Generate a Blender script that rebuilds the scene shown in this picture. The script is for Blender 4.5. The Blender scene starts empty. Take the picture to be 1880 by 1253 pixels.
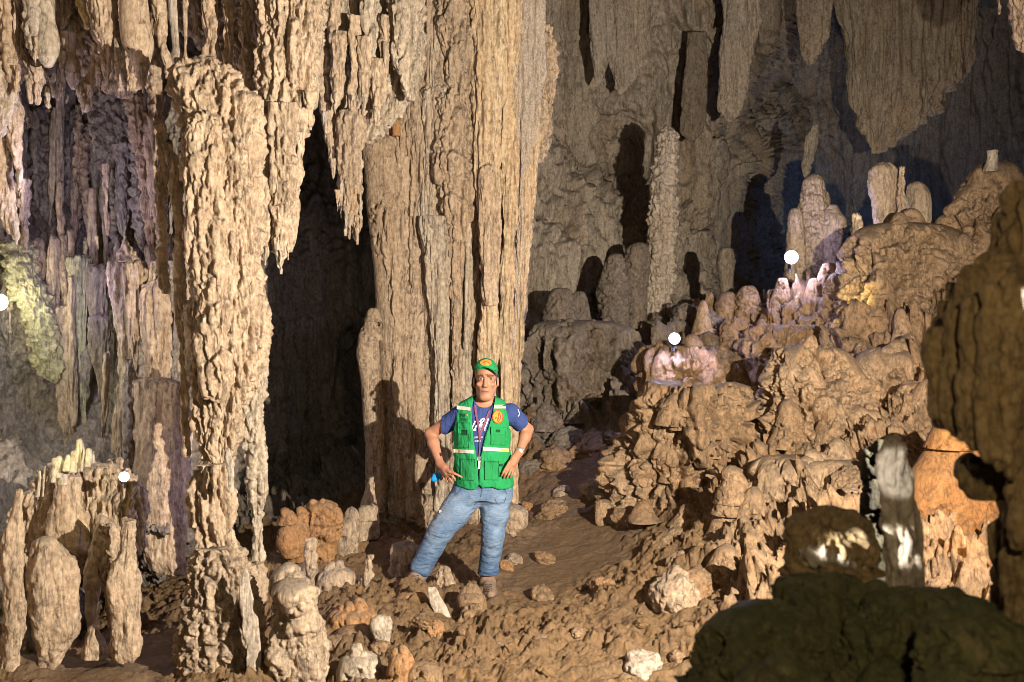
import bpy, math, random, time
import numpy as np
from mathutils import Vector, Matrix
from mathutils.bvhtree import BVHTree
T0 = time.time()
random.seed(7)
RNG = np.random.default_rng(11)
C = bpy.context.scene.collection
SC = bpy.context.scene

# ------------------------------------------------------------------ camera
FPX = 35.0 / 36.0 * 1880.0          # focal length in photo pixels
CX, CY, EYE = 940.0, 626.5, 1.70
cam_d = bpy.data.cameras.new("camera")
cam_d.lens = 35.0
cam_d.sensor_width = 36.0
cam_d.clip_start = 0.05
cam_d.clip_end = 200.0
cam_d.dof.use_dof = True
cam_d.dof.focus_distance = 6.8
cam_d.dof.aperture_fstop = 3.2
cam = bpy.data.objects.new("camera", cam_d)
cam.location = (0, 0, EYE)
cam.rotation_euler = (math.radians(90), 0, 0)
C.objects.link(cam)
SC.camera = cam

# ------------------------------------------------------------------ world, exposure
world = bpy.data.worlds.new("World")
SC.world = world
world.use_nodes = True
bg = world.node_tree.nodes["Background"]
bg.inputs[0].default_value = (0.90, 0.86, 0.80, 1)
bg.inputs[1].default_value = 0.026
SC.view_settings.view_transform = 'Standard'
SC.view_settings.look = 'None'
SC.view_settings.exposure = 0.0
SC.view_settings.gamma = 1.0
SC.cycles.use_denoising = True
SC.cycles.filter_width = 0.85
SC.cycles.max_bounces = 4
SC.cycles.diffuse_bounces = 3
SC.cycles.glossy_bounces = 2


def P(px, py, Y):
    """world point seen at photo pixel (px, py) at distance Y"""
    return ((px - CX) / FPX * Y, Y, EYE + (CY - py) / FPX * Y)


def lamp(name, kind, loc, power, color, radius=0.05, aim=None, size=None, blend=0.5):
    d = bpy.data.lights.new(name, kind)
    d.energy = power
    d.color = color
    d.shadow_soft_size = radius
    o = bpy.data.objects.new(name, d)
    o.location = loc
    if aim is not None:
        o.rotation_euler = (Vector(aim) - Vector(loc)).to_track_quat('-Z', 'Y').to_euler()
    if kind == 'SPOT':
        d.spot_size = math.radians(size)
        d.spot_blend = blend
    C.objects.link(o)
    return o


# the photographer's work light, out of frame beyond the near drapery
KEY = (2.05, 2.35, 2.10)
lamp("work_light", 'SPOT', KEY, 2700, (1.0, 0.88, 0.74), 0.02, aim=(-2.1, 7.0, 2.5), size=152, blend=0.75)
# added fill by the camera: a weak warm glow on the nearest rocks
lamp("camera_fill", 'POINT', (0.35, 0.25, 1.95), 95, (1.0, 0.80, 0.50), 0.03)
lamp("near_white_spot", 'SPOT', P(900, 985, 2.3), 330, (1.0, 0.96, 0.92), 0.01, aim=P(1524, 1000, 2.48), size=6, blend=.5)  # added spot that brightens the white skirt of the near dome
lamp("near_white_spot", 'SPOT', P(1330, 850, 1.6), 95, (1.0, 0.97, 0.95), 0.01, aim=P(1644, 868, 2.5), size=7, blend=.4)
# show-cave lamps hidden behind the formations, plus two added fills
lamp("lilac_lamp", 'POINT', P(140, 540, 6.5), 6, (0.55, 0.52, 1.0), 0.03)
lamp("lilac_lamp", 'POINT', P(120, 335, 6.2), 13, (0.62, 0.58, 1.0), 0.03)
lamp("lilac_lamp", 'POINT', P(425, 900, 6.0), 6, (0.62, 0.58, 1.0), 0.02)
lamp("wall_lamp", 'POINT', P(5, 690, 5.85), 17, (0.92, 0.93, 1.0), 0.04)
lamp("green_lamp", 'POINT', P(70, 640, 6.3), 5, (0.88, 1.0, 0.45), 0.03)
lamp("alcove_fill", 'POINT', P(590, 470, 9.3), 9, (0.85, 0.9, 0.82), 0.03)  # added weak fill that lifts the dark alcove wall
lamp("yellow_lamp", 'POINT', P(122, 832, 5.42), 1.6, (1.0, 0.93, 0.38), 0.02)
lamp("orange_lamp", 'POINT', P(1770, 945, 4.75), 6.0, (1.0, 0.50, 0.14), 0.03)
lamp("amber_lamp", 'POINT', P(1738, 610, 6.6), 8, (1.0, 0.62, 0.35), 0.03)
lamp("yellow_lamp", 'POINT', P(1572, 548, 8.2), 2.5, (1.0, 0.82, 0.35), 0.02)
lamp("far_lamp", 'SPOT', P(1610, 470, 11.5), 210, (1.0, 0.80, 0.60), 0.05, aim=P(1672, 90, 15.0), size=64, blend=.8)
lamp("blue_glow_fill", 'POINT', P(1830, 440, 16.0), 60, (0.25, 0.42, 1.0), 0.05)  # added blue light in place of lens glow, no lamp stands here

# ------------------------------------------------------------------ noise (numpy)
_perm = RNG.permutation(256).astype(np.int32)
_perm = np.concatenate([_perm, _perm, _perm])
_g = RNG.normal(size=(256, 3)).astype(np.float32)
_g /= np.linalg.norm(_g, axis=1)[:, None]
_jit = RNG.random((65536, 3)).astype(np.float32)


def pn(x, y, z):
    """gradient noise, about -0.7..0.7"""
    x = np.asarray(x, np.float32); y = np.asarray(y, np.float32); z = np.asarray(z, np.float32)
    xi = np.floor(x).astype(np.int32); yi = np.floor(y).astype(np.int32); zi = np.floor(z).astype(np.int32)
    xf = x - xi; yf = y - yi; zf = z - zi
    xi &= 255; yi &= 255; zi &= 255
    u = xf * xf * xf * (xf * (xf * 6 - 15) + 10)
    v = yf * yf * yf * (yf * (yf * 6 - 15) + 10)
    w = zf * zf * zf * (zf * (zf * 6 - 15) + 10)

    def corner(a, b, c):
        h = _perm[_perm[_perm[xi + a] + yi + b] + zi + c]
        g = _g[h]
        return g[..., 0] * (xf - a) + g[..., 1] * (yf - b) + g[..., 2] * (zf - c)
    x00 = corner(0, 0, 0); x00 += u * (corner(1, 0, 0) - x00)
    x10 = corner(0, 1, 0); x10 += u * (corner(1, 1, 0) - x10)
    x01 = corner(0, 0, 1); x01 += u * (corner(1, 0, 1) - x01)
    x11 = corner(0, 1, 1); x11 += u * (corner(1, 1, 1) - x11)
    x00 += v * (x10 - x00)
    x01 += v * (x11 - x01)
    return x00 + w * (x01 - x00)


def fbm(x, y, z, octv=4, gain=0.5):
    s = 0; a = 1.0
    for i in range(octv):
        s = s + a * pn(x, y, z)
        x = x * 2.03 + 11.3; y = y * 2.03 + 5.1; z = z * 2.03 + 7.7
        a *= gain
    return s


def worley(x, y, z):
    x = np.asarray(x, np.float32).ravel(); y = np.asarray(y, np.float32).ravel(); z = np.asarray(z, np.float32).ravel()
    f1 = np.empty_like(x); f2 = np.empty_like(x)
    for s in range(0, len(x), 200000):
        X = x[s:s + 200000]; Y = y[s:s + 200000]; Z = z[s:s + 200000]
        xi = np.floor(X).astype(np.int64); yi = np.floor(Y).astype(np.int64); zi = np.floor(Z).astype(np.int64)
        a = np.full(X.shape, 9.0, np.float32); b = a.copy()
        for dx in (-1, 0, 1):
            for dy in (-1, 0, 1):
                for dz in (-1, 0, 1):
                    h = ((xi + dx) * 73856093 ^ (yi + dy) * 19349663 ^ (zi + dz) * 83492791) & 65535
                    j = _jit[h]
                    d = (xi + dx + j[:, 0] - X) ** 2 + (yi + dy + j[:, 1] - Y) ** 2 + (zi + dz + j[:, 2] - Z) ** 2
                    d = d.astype(np.float32)
                    b = np.minimum(b, np.maximum(a, d))
                    a = np.minimum(a, d)
        f1[s:s + 200000] = np.sqrt(a); f2[s:s + 200000] = np.sqrt(b)
    return f1, f2


def disp(p, layers, seed=0.0, amp=1.0):
    """relief height (m) of rock at points p (...,3): a list of layers, worked from real position"""
    sh = p.shape[:-1]
    x = p[..., 0].ravel() + seed * 3.17; y = p[..., 1].ravel() + seed * 1.71; z = p[..., 2].ravel() + seed * 0.93
    d = np.zeros(x.shape, np.float32)
    for L in layers:
        k, A, f, zf = L[:4]
        if k == 'rib':      # rounded ribs parted by sharp creases
            wx = 0.35 * pn(x * f * .35, y * f * .35, z * f * .35 * max(zf, .2))
            n = np.abs(pn(x * f + wx, y * f, z * f * zf))
            d += A * (np.minimum(n * 3.2, 1.25) ** 0.7 - 0.75)
        elif k == 'fbm':
            d += A * fbm(x * f, y * f, z * f * zf, L[4] if len(L) > 4 else 4)
        elif k == 'dome':   # rounded knobs
            wx = pn(x * f * .7, y * f * .7, z * f * .7) * 0.4
            f1, f2 = worley(x * f + wx, y * f, z * f * zf + wx)
            d += A * (1 - np.minimum(f1 / 0.8, 1.0) ** 2 * 1.15) * (0.55 + 0.45 * np.minimum((f2 - f1) * 5, 1))
        elif k == 'jag':    # sharp crests and pits
            s = 0; q = 1.0; u, v, w = x * f, y * f, z * f * zf
            for _ in range(4):
                r = np.maximum(0, 1 - 2.4 * np.abs(pn(u, v, w))); s = s + q * r * r
                u = u * 2.1 + 3.7; v = v * 2.1 + 1.3; w = w * 2.1 + 8.1; q *= .5
            d += A * (s * .75 - .55)
        elif k == 'crack':
            f1, f2 = worley(x * f + 0.4 * pn(x * f, y * f, z * f), y * f, z * f * zf)
            d += A * np.minimum((f2 - f1) * 7, 1.0)
        elif k == 'ledge':  # little overhanging shelves, thick at the top and thinning downward
            t = z * f + 1.3 * pn(x * f * 1.1, y * f * 1.1, z * f * .25) * 2 + zf * 7
            s = t - np.floor(t)
            d += A * (np.minimum(s, (1 - s) * 7) ** 1.4) * (0.4 + 1.2 * np.clip(pn(x * f * .8 + 9, y * f * .8, z * f * .4) + .35, 0, 1))
    return (d * amp).reshape(sh)


# ------------------------------------------------------------------ mesh helpers
def mesh_np(name, V, F, smooth=True):
    me = bpy.data.meshes.new(name)
    V = np.ascontiguousarray(V, np.float32).reshape(-1, 3)
    F = np.ascontiguousarray(F, np.int32)
    n, k = F.shape
    me.vertices.add(len(V)); me.vertices.foreach_set("co", V.ravel())
    me.loops.add(n * k); me.loops.foreach_set("vertex_index", F.ravel())
    me.polygons.add(n)
    me.polygons.foreach_set("loop_start", np.arange(0, n * k, k, dtype=np.int32))
    me.polygons.foreach_set("loop_total", np.full(n, k, np.int32))
    if smooth:
        me.polygons.foreach_set("use_smooth", np.ones(n, bool))
    me.update(calc_edges=True)
    return me


def obj(name, V, F, mat, parent=None, base=None, smooth=True):
    """ONE mesh object; its origin at base (world), or in its parent's frame"""
    V = np.asarray(V, np.float32).reshape(-1, 3)
    if parent is not None:
        o0 = np.array(WORLD_AT[parent.name], np.float32)
        loc = (0, 0, 0)
    else:
        if base is None:
            lo = V.min(0); hi = V.max(0)
            base = ((lo[0] + hi[0]) / 2, (lo[1] + hi[1]) / 2, lo[2])
        o0 = np.array(base, np.float32)
        loc = tuple(float(v) for v in o0)
    me = mesh_np(name, V - o0, F, smooth)
    me.materials.append(mat)
    o = bpy.data.objects.new(name, me)
    o.location = loc
    C.objects.link(o)
    if parent is not None:
        o.parent = parent
    WORLD_AT[o.name] = tuple(float(v) for v in o0)
    return o


WORLD_AT = {}


def tag(o, label=None, cat=None, group=None, kind=None):
    if label: o["label"] = label
    if cat: o["category"] = cat
    if group: o["group"] = group
    if kind: o["kind"] = kind
    return o


def thing(name, loc, label, cat, group=None, kind=None):
    o = bpy.data.objects.new(name, None)
    o.location = loc
    o.empty_display_size = 0.1
    C.objects.link(o)
    WORLD_AT[o.name] = tuple(loc)
    return tag(o, label, cat, group, kind)


def quads(nr, nc, wrap):
    i = np.arange(nr - 1)[:, None]; j = np.arange(nc if wrap else nc - 1)[None, :]
    j2 = (j + 1) % nc
    a = i * nc + j; b = i * nc + j2; c = (i + 1) * nc + j2; d = (i + 1) * nc + j
    return np.stack([a, b, c, d], -1).reshape(-1, 4)


def grid_normals(G, wrap):
    if wrap:
        du = np.roll(G, -1, 1) - np.roll(G, 1, 1)
    else:
        du = np.gradient(G, axis=1)
    dv = np.gradient(G, axis=0)
    n = np.cross(du, dv)
    n /= np.linalg.norm(n, axis=-1, keepdims=True) + 1e-12
    return n


def smooth1(a, k):
    if k < 1 or len(a) < 4: return a
    k = int(min(k, len(a) // 3))
    if k < 1: return a
    w = np.hanning(2 * k + 3)[1:-1]; w /= w.sum()
    b = np.concatenate([2 * a[0] - a[k:0:-1], a, 2 * a[-1] - a[-2:-k - 2:-1]])
    return np.convolve(b, w, 'valid')


STEP = 2.1     # mesh cell in photo pixels


def loft(rows, Y, dr=0.8, layers=(), seed=0.0, amp=1.0, step=None, top=False, bot=False, dmax=9, expo=1.0, sm=5):
    """a solid formation of the traced width at each height: V, F.  rows (py, xl, xr[, extra distance])"""
    step = step or STEP
    r = np.array([tuple(q) + (0,) * (4 - len(q)) for q in rows], float)
    py = np.arange(r[0, 0], r[-1, 0] + step * .5, step)
    if len(py) < 6: py = np.linspace(r[0, 0], r[-1, 0], 6)
    xl = smooth1(np.interp(py, r[:, 0], r[:, 1]), sm); xr = smooth1(np.interp(py, r[:, 0], r[:, 2]), sm)
    yo = smooth1(np.interp(py, r[:, 0], r[:, 3]), sm)
    hwp = np.maximum((xr - xl) / 2, 0.6)
    cxp = (xl + xr) / 2
    f = np.ones_like(py)
    if top:
        L = min(hwp[:max(2, len(hwp) // 4)].mean(), (py[-1] - py[0]) * .45) * float(top)
        t = np.clip((py - py[0]) / L, 0, 1); f *= np.sqrt(np.maximum(1 - (1 - t) ** 2, 0.0))
    if bot:
        L = min(hwp[-max(2, len(hwp) // 4):].mean(), (py[-1] - py[0]) * .45) * float(bot)
        t = np.clip((py[-1] - py) / L, 0, 1); f *= np.sqrt(np.maximum(1 - (1 - t) ** 2, 0.0))
    Yc = Y + yo
    hw = hwp * f / FPX * Yc + 0.0008
    cx = (cxp - CX) / FPX * Yc
    zz = EYE + (CY - py) / FPX * Yc
    mh = hwp.max()
    nf = int(np.clip(math.pi * 1.05 * mh / step, 12, 420))
    nb = max(6, nf // 4)
    ph = np.concatenate([np.linspace(-1.8, 1.8, nf), np.linspace(1.8, 2 * math.pi - 1.8, nb + 2)[1:-1]])
    sx = np.sign(np.sin(ph)) * np.abs(np.sin(ph)) ** expo
    cs = np.sign(np.cos(ph)) * np.abs(np.cos(ph)) ** expo
    dm = np.minimum(hw * dr, dmax)
    G = np.empty((len(py), len(ph), 3))
    G[..., 0] = cx[:, None] + hw[:, None] * sx
    G[..., 1] = Yc[:, None] - dm[:, None] * cs
    G[..., 2] = zz[:, None]
    if layers:
        N = grid_normals(G, True)
        rad = np.stack([np.broadcast_to(sx, G.shape[:2]), np.broadcast_to(-cs, G.shape[:2])], -1)
        if ((N[..., 0] * rad[..., 0] + N[..., 1] * rad[..., 1]).mean()) < 0: N = -N
        d = disp(G, layers, seed, amp)
        mn = np.minimum(hw, dm)[:, None]
        lim = mn * np.interp(mn, [.04, .12, .3], [.38, .5, .95]) + .004
        d = np.where(np.abs(d) < lim * .6, d, np.sign(d) * lim * (.6 + .4 * np.tanh((np.abs(d) / lim - .6) / .4)))
        G += N * d[..., None]
    V = G.reshape(-1, 3)
    nr, nc = G.shape[:2]
    F = quads(nr, nc, True)
    # close both ends with a fan of quads to a centre point
    t = len(V)
    V = np.vstack([V, G[0].mean(0), G[-1].mean(0)])
    j = np.arange(0, nc - 1, 2)
    capt = np.stack([np.full_like(j, t), (j + 2) % nc, j + 1, j], -1)
    b0 = (nr - 1) * nc
    capb = np.stack([np.full_like(j, t + 1), b0 + j, b0 + j + 1, b0 + (j + 2) % nc], -1)
    F = np.vstack([F, capt, capb])
    return V, F


def rbf(ctrl, scale=1.0):
    """smooth surface through scattered points (a, b) -> v"""
    c = np.array(ctrl, float)
    A = c[:, :2] * scale
    r = np.linalg.norm(A[:, None] - A[None], axis=-1)
    n = len(c)
    M = np.zeros((n + 3, n + 3)); M[:n, :n] = r + np.eye(n) * 1e-3 * 0
    Q = np.hstack([np.ones((n, 1)), A]); M[:n, n:] = Q; M[n:, :n] = Q.T
    w = np.linalg.lstsq(M, np.concatenate([c[:, 2], np.zeros(3)]), rcond=None)[0]

    def f(a, b):
        a = np.asarray(a, float) * scale; b = np.asarray(b, float) * scale
        out = w[n] + w[n + 1] * a + w[n + 2] * b
        for i in range(n):
            out = out + w[i] * np.sqrt((a - A[i, 0]) ** 2 + (b - A[i, 1]) ** 2)
        return out
    return f


# ------------------------------------------------------------------ materials
def nodes_of(name):
    m = bpy.data.materials.new(name)
    m.use_nodes = True
    nt = m.node_tree
    return m, nt, nt.nodes["Principled BSDF"]


def rock(name, base, alt, stain, dust=(.17, .145, .115), dust_amt=0.75, streak=0.12, rough=0.82, bump=1.0, scale=1.0, spec=0.25,
         stain_amt=0.6, grain=38.0, crystal=0.0, seam_amt=0.85):
    m, nt, bs = nodes_of(name)
    N = nt.nodes.new; Lk = nt.links.new
    geo = N("ShaderNodeNewGeometry")

    def mapped(sx, sy, sz, off=0.0):
        mp = N("ShaderNodeMapping"); mp.inputs[1].default_value = (off, off * .7, off * .3)
        mp.inputs[3].default_value = (sx, sy, sz)
        Lk(geo.outputs["Position"], mp.inputs[0]); return mp.outputs[0]

    def noise(vec, sc, det=5.0, rgh=0.6, dist=0.0):
        n = N("ShaderNodeTexNoise"); n.inputs["Scale"].default_value = sc; n.inputs["Detail"].default_value = det
        n.inputs["Roughness"].default_value = rgh; n.inputs["Distortion"].default_value = dist
        Lk(vec, n.inputs["Vector"]); return n.outputs["Fac"]

    def ramp(fac, a, b):
        r = N("ShaderNodeMapRange"); r.inputs[1].default_value = a; r.inputs[2].default_value = b
        Lk(fac, r.inputs[0]); return r.outputs[0]

    def mix(fac, a, b, typ='MIX'):
        x = N("ShaderNodeMix"); x.data_type = 'RGBA'; x.blend_type = typ
        for s, v in ((x.inputs[0], fac), (x.inputs[6], a), (x.inputs[7], b)):
            if hasattr(v, "node"): Lk(v, s)
            elif isinstance(v, (int, float)): s.default_value = v
            else: s.default_value = tuple(v) + (1,)
        return x.outputs[2]
    st = mapped(scale, scale, scale * streak)
    fst = mapped(scale, scale, scale * streak * .55, 5.2)
    un = mapped(scale, scale, scale * .7, 3.1)

    def mul(x, k):
        q = N("ShaderNodeMath"); q.operation = 'MULTIPLY'; q.inputs[1].default_value = k; Lk(x, q.inputs[0]); return q.outputs[0]

    def absd(x):
        q = N("ShaderNodeMath"); q.operation = 'SUBTRACT'; q.inputs[1].default_value = .5; Lk(x, q.inputs[0])
        w = N("ShaderNodeMath"); w.operation = 'ABSOLUTE'; Lk(q.outputs[0], w.inputs[0]); return w.outputs[0]
    col = mix(ramp(noise(st, 5.5, 6, .68, .3), .38, .62), base, alt)
    col = mix(mul(ramp(noise(mapped(scale, scale, scale * min(1, streak * 2.2), 8.4), 1.7, 7, .66, .5), .48, .66), stain_amt), col, stain)
    # runs of older, darker and of fresh, paler calcite
    col = mix(mul(ramp(noise(fst, 17, 4, .6), .52, .72), .55), col, tuple(c * .5 for c in alt))
    col = mix(mul(ramp(noise(fst, 11, 5, .6, .2), .56, .74), .55), col, tuple(min(.78, c * 1.35 + .05) for c in base))
    # thin dark seams
    seam = mul(ramp(absd(noise(mapped(scale, scale, scale * max(streak, .14), 6.6), 9, 6, .6, .35)), .032, .0), seam_amt)
    col = mix(seam, col, (.045, .03, .018))
    # fine light and dark mineral grain
    col = mix(ramp(noise(un, grain, 6, .72), .30, .70), mix(1.0, col, (.52, .49, .46), 'MULTIPLY'), mix(0.45, col, tuple(min(.9, c * 1.45 + .015) for c in base)))
    # clay dust settled on ledges
    sep = N("ShaderNodeSeparateXYZ"); Lk(geo.outputs["Normal"], sep.inputs[0])
    up = N("ShaderNodeMath"); up.operation = 'MULTIPLY'
    Lk(ramp(sep.outputs[2], .22, .7), up.inputs[0]); Lk(ramp(noise(un, 9, 4), .3, .6), up.inputs[1])
    col = mix(mul(up.outputs[0], dust_amt), col, dust)
    Lk(col, bs.inputs["Base Color"])
    Lk(ramp(noise(un, 6, 4), .2, .8), bs.inputs["Roughness"])
    rr = bs.inputs["Roughness"].links[0].from_node
    rr.inputs[3].default_value = rough - .2; rr.inputs[4].default_value = min(1, rough + .1)
    bs.inputs["Specular IOR Level"].default_value = spec
    b1 = N("ShaderNodeBump"); b1.inputs["Strength"].default_value = min(1, .9 * bump); b1.inputs["Distance"].default_value = .020
    Lk(noise(mapped(scale, scale, scale * max(streak, .10), 1.7), 26, 9, .72), b1.inputs["Height"])
    b3 = N("ShaderNodeBump"); b3.inputs["Strength"].default_value = min(1, .9 * bump); b3.inputs["Distance"].default_value = .014
    Lk(noise(un, 44, 9, .75), b3.inputs["Height"]); Lk(b1.outputs[0], b3.inputs["Normal"])
    b2 = N("ShaderNodeBump"); b2.inputs["Strength"].default_value = min(1, .5 * bump); b2.inputs["Distance"].default_value = .006
    vo = N("ShaderNodeTexVoronoi"); vo.inputs["Scale"].default_value = 46 + 60 * crystal
    Lk(mapped(scale, scale, scale * .6, .4), vo.inputs["Vector"])
    Lk(vo.outputs["Distance"], b2.inputs["Height"]); Lk(b3.outputs[0], b2.inputs["Normal"])
    Lk(b2.outputs[0], bs.inputs["Normal"])
    return m


def plain(name, col, rough=0.7, bump=0.0, bscale=200.0, var=0.15, vscale=30.0, metal=0.0, emit=None, spec=0.4):
    m, nt, bs = nodes_of(name)
    N = nt.nodes.new; Lk = nt.links.new
    tc = N("ShaderNodeTexCoord")
    n = N("ShaderNodeTexNoise"); n.inputs["Scale"].default_value = vscale; n.inputs["Detail"].default_value = 4
    Lk(tc.outputs["Object"], n.inputs["Vector"])
    x = N("ShaderNodeMix"); x.data_type = 'RGBA'
    x.inputs[6].default_value = tuple(c * (1 - var) for c in col) + (1,)
    x.inputs[7].default_value = tuple(min(1, c * (1 + var)) for c in col) + (1,)
    Lk(n.outputs["Fac"], x.inputs[0]); Lk(x.outputs[2], bs.inputs["Base Color"])
    bs.inputs["Roughness"].default_value = rough
    bs.inputs["Metallic"].default_value = metal
    bs.inputs["Specular IOR Level"].default_value = spec
    if bump:
        b = N("ShaderNodeBump"); b.inputs["Strength"].default_value = bump; b.inputs["Distance"].default_value = .003
        n2 = N("ShaderNodeTexNoise"); n2.inputs["Scale"].default_value = bscale; n2.inputs["Detail"].default_value = 5
        Lk(tc.outputs["Object"], n2.inputs["Vector"]); Lk(n2.outputs["Fac"], b.inputs["Height"]); Lk(b.outputs[0], bs.inputs["Normal"])
    if emit:
        bs.inputs["Emission Color"].default_value = tuple(emit[0]) + (1,)
        bs.inputs["Emission Strength"].default_value = emit[1]
    return m


MAT = dict(
    cream=rock("cream_flowstone", (.62, .475, .335), (.50, .37, .25), (.42, .25, .125)),
    tan=rock("tan_flowstone", (.53, .41, .285), (.42, .32, .225), (.40, .235, .115), stain_amt=.75),
    pale=rock("pale_flowstone", (.58, .49, .37), (.43, .36, .28), (.38, .25, .14)),
    honey=rock("honey_flowstone", (.62, .48, .31), (.53, .39, .25), (.44, .25, .11), streak=.03, stain_amt=.8, bump=.7, rough=.62),
    yellow=rock("yellow_flowstone", (.60, .43, .16), (.56, .44, .24), (.5, .34, .10), streak=.05, dust_amt=.2, bump=.6, rough=.6, seam_amt=.3),
    frost=rock("frosted_calcite", (.57, .49, .41), (.48, .40, .31), (.46, .33, .19), streak=.04, dust_amt=.1, bump=1.3, grain=75, crystal=1.0, seam_amt=.4),
    white=rock("white_calcite", (.60, .52, .42), (.46, .38, .29), (.4, .28, .17), dust_amt=.4, seam_amt=.5),
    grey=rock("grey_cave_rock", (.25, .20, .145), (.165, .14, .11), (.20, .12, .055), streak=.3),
    back=rock("brown_back_wall", (.45, .38, .29), (.33, .285, .225), (.31, .20, .10), streak=.07, stain_amt=.8),
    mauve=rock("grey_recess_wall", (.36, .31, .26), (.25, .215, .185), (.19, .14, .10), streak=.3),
    rubble=rock("brown_rubble", (.36, .235, .128), (.24, .16, .095), (.36, .19, .07), streak=.6, dust=(.135, .10, .068), dust_amt=.8, stain_amt=.8),
    clay=rock("clay_stained_rock", (.44, .305, .18), (.31, .215, .135), (.40, .22, .09), streak=.4, dust=(.135, .105, .075), dust_amt=.85, stain_amt=.8),
    rust=rock("rust_stained_rock", (.30, .145, .048), (.22, .11, .042), (.34, .15, .035), streak=.6, dust=(.10, .065, .035), dust_amt=.6, stain_amt=.8),
    orange=rock("orange_rubble", (.46, .255, .11), (.34, .19, .09), (.47, .21, .07), streak=.8, dust_amt=.4),
    earth=rock("cave_earth", (.20, .122, .060), (.30, .178, .072), (.105, .070, .040), streak=1.0, dust=(.17, .115, .065), dust_amt=.5, rough=.88, stain_amt=.9),
    path=rock("trodden_earth", (.155, .10, .056), (.19, .125, .066), (.12, .08, .05), streak=1.0, dust=(.15, .10, .058), dust_amt=.5, rough=.85, stain_amt=.6, bump=.7, seam_amt=0),
    glow_tint=rock("glow_tinted_flowstone", (.46, .44, .27), (.42, .36, .23), (.36, .37, .19), streak=.06, stain_amt=.8),  # yellow-green lamp glow put into the flowstone colour
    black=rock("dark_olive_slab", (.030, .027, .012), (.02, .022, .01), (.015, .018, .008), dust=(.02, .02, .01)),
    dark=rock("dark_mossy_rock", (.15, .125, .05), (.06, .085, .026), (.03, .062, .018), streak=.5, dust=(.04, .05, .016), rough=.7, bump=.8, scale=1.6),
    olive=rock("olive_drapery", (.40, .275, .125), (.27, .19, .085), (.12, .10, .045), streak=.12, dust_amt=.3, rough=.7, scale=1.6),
)
RIB = [('rib', .036, 8, .05), ('rib', .032, 21, .08), ('rib', .018, 47, .14), ('fbm', .012, 34, .5, 3)]
RIBF = [('rib', .024, 15, .035), ('rib', .020, 36, .06), ('rib', .010, 70, .1), ('fbm', .008, 40, .3, 3)]
DRIP = [('rib', .034, 8, .09), ('rib', .036, 19, .15), ('jag', .022, 26, .3), ('rib', .018, 42, .3), ('ledge', .034, 2.6, .1), ('fbm', .020, 26, .7, 4)]
TIP = [('rib', .020, 15, .08), ('rib', .018, 38, .2), ('jag', .010, 26, .4), ('ledge', .014, 4.0, .1), ('fbm', .016, 22, .5, 4)]
SCAL = [('rib', .032, 7, .22), ('rib', .036, 15, .8), ('jag', .024, 24, .9), ('fbm', .016, 34, .8, 3)]
STAL = [('rib', .020, 14, .14), ('rib', .018, 32, .4), ('jag', .016, 20, .6), ('fbm', .016, 24, .7, 4), ('fbm', .03, 5, .5, 2)]
KNOB = [('dome', .06, 6, .9), ('jag', .07, 9, .7), ('dome', .030, 19, .9), ('crack', .03, 11, .8), ('fbm', .05, 4, .8, 2), ('fbm', .018, 36, 1, 3)]
CORAL = [('dome', .036, 11, 1), ('jag', .055, 13, .6), ('dome', .024, 29, 1), ('crack', .022, 16, .8), ('fbm', .020, 36, 1, 3)]
BOUL = [('fbm', .18, 2.0, .5, 3), ('jag', .24, 2.5, .38), ('jag', .12, 7, .45), ('dome', .05, 8, .8), ('crack', .06, 6, .6), ('dome', .03, 17, .9), ('rib', .026, 18, .5), ('jag', .03, 22, .8), ('fbm', .024, 34, 1, 4)]
NEAR = [('fbm', .05, 6, .8, 3), ('jag', .055, 8, .7), ('dome', .028, 15, 1), ('jag', .022, 24, .8), ('fbm', .010, 50, 1, 3)]
LUMP = [('fbm', .05, 5, .8, 2), ('dome', .05, 8, .7), ('rib', .016, 18, .5), ('dome', .016, 24, .8), ('fbm', .014, 34, 1, 3)]
SOFT = [('fbm', .05, 4, .4, 3), ('rib', .014, 10, .12), ('jag', .012, 14, .4), ('fbm', .012, 24, .6, 4)]

# ================================================================== THE CAVE (setting)
def structure(name, V, F, mat):
    o = obj(name, V, F, mat, base=(0, 0, 0))
    return tag(o, kind="structure")


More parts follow.
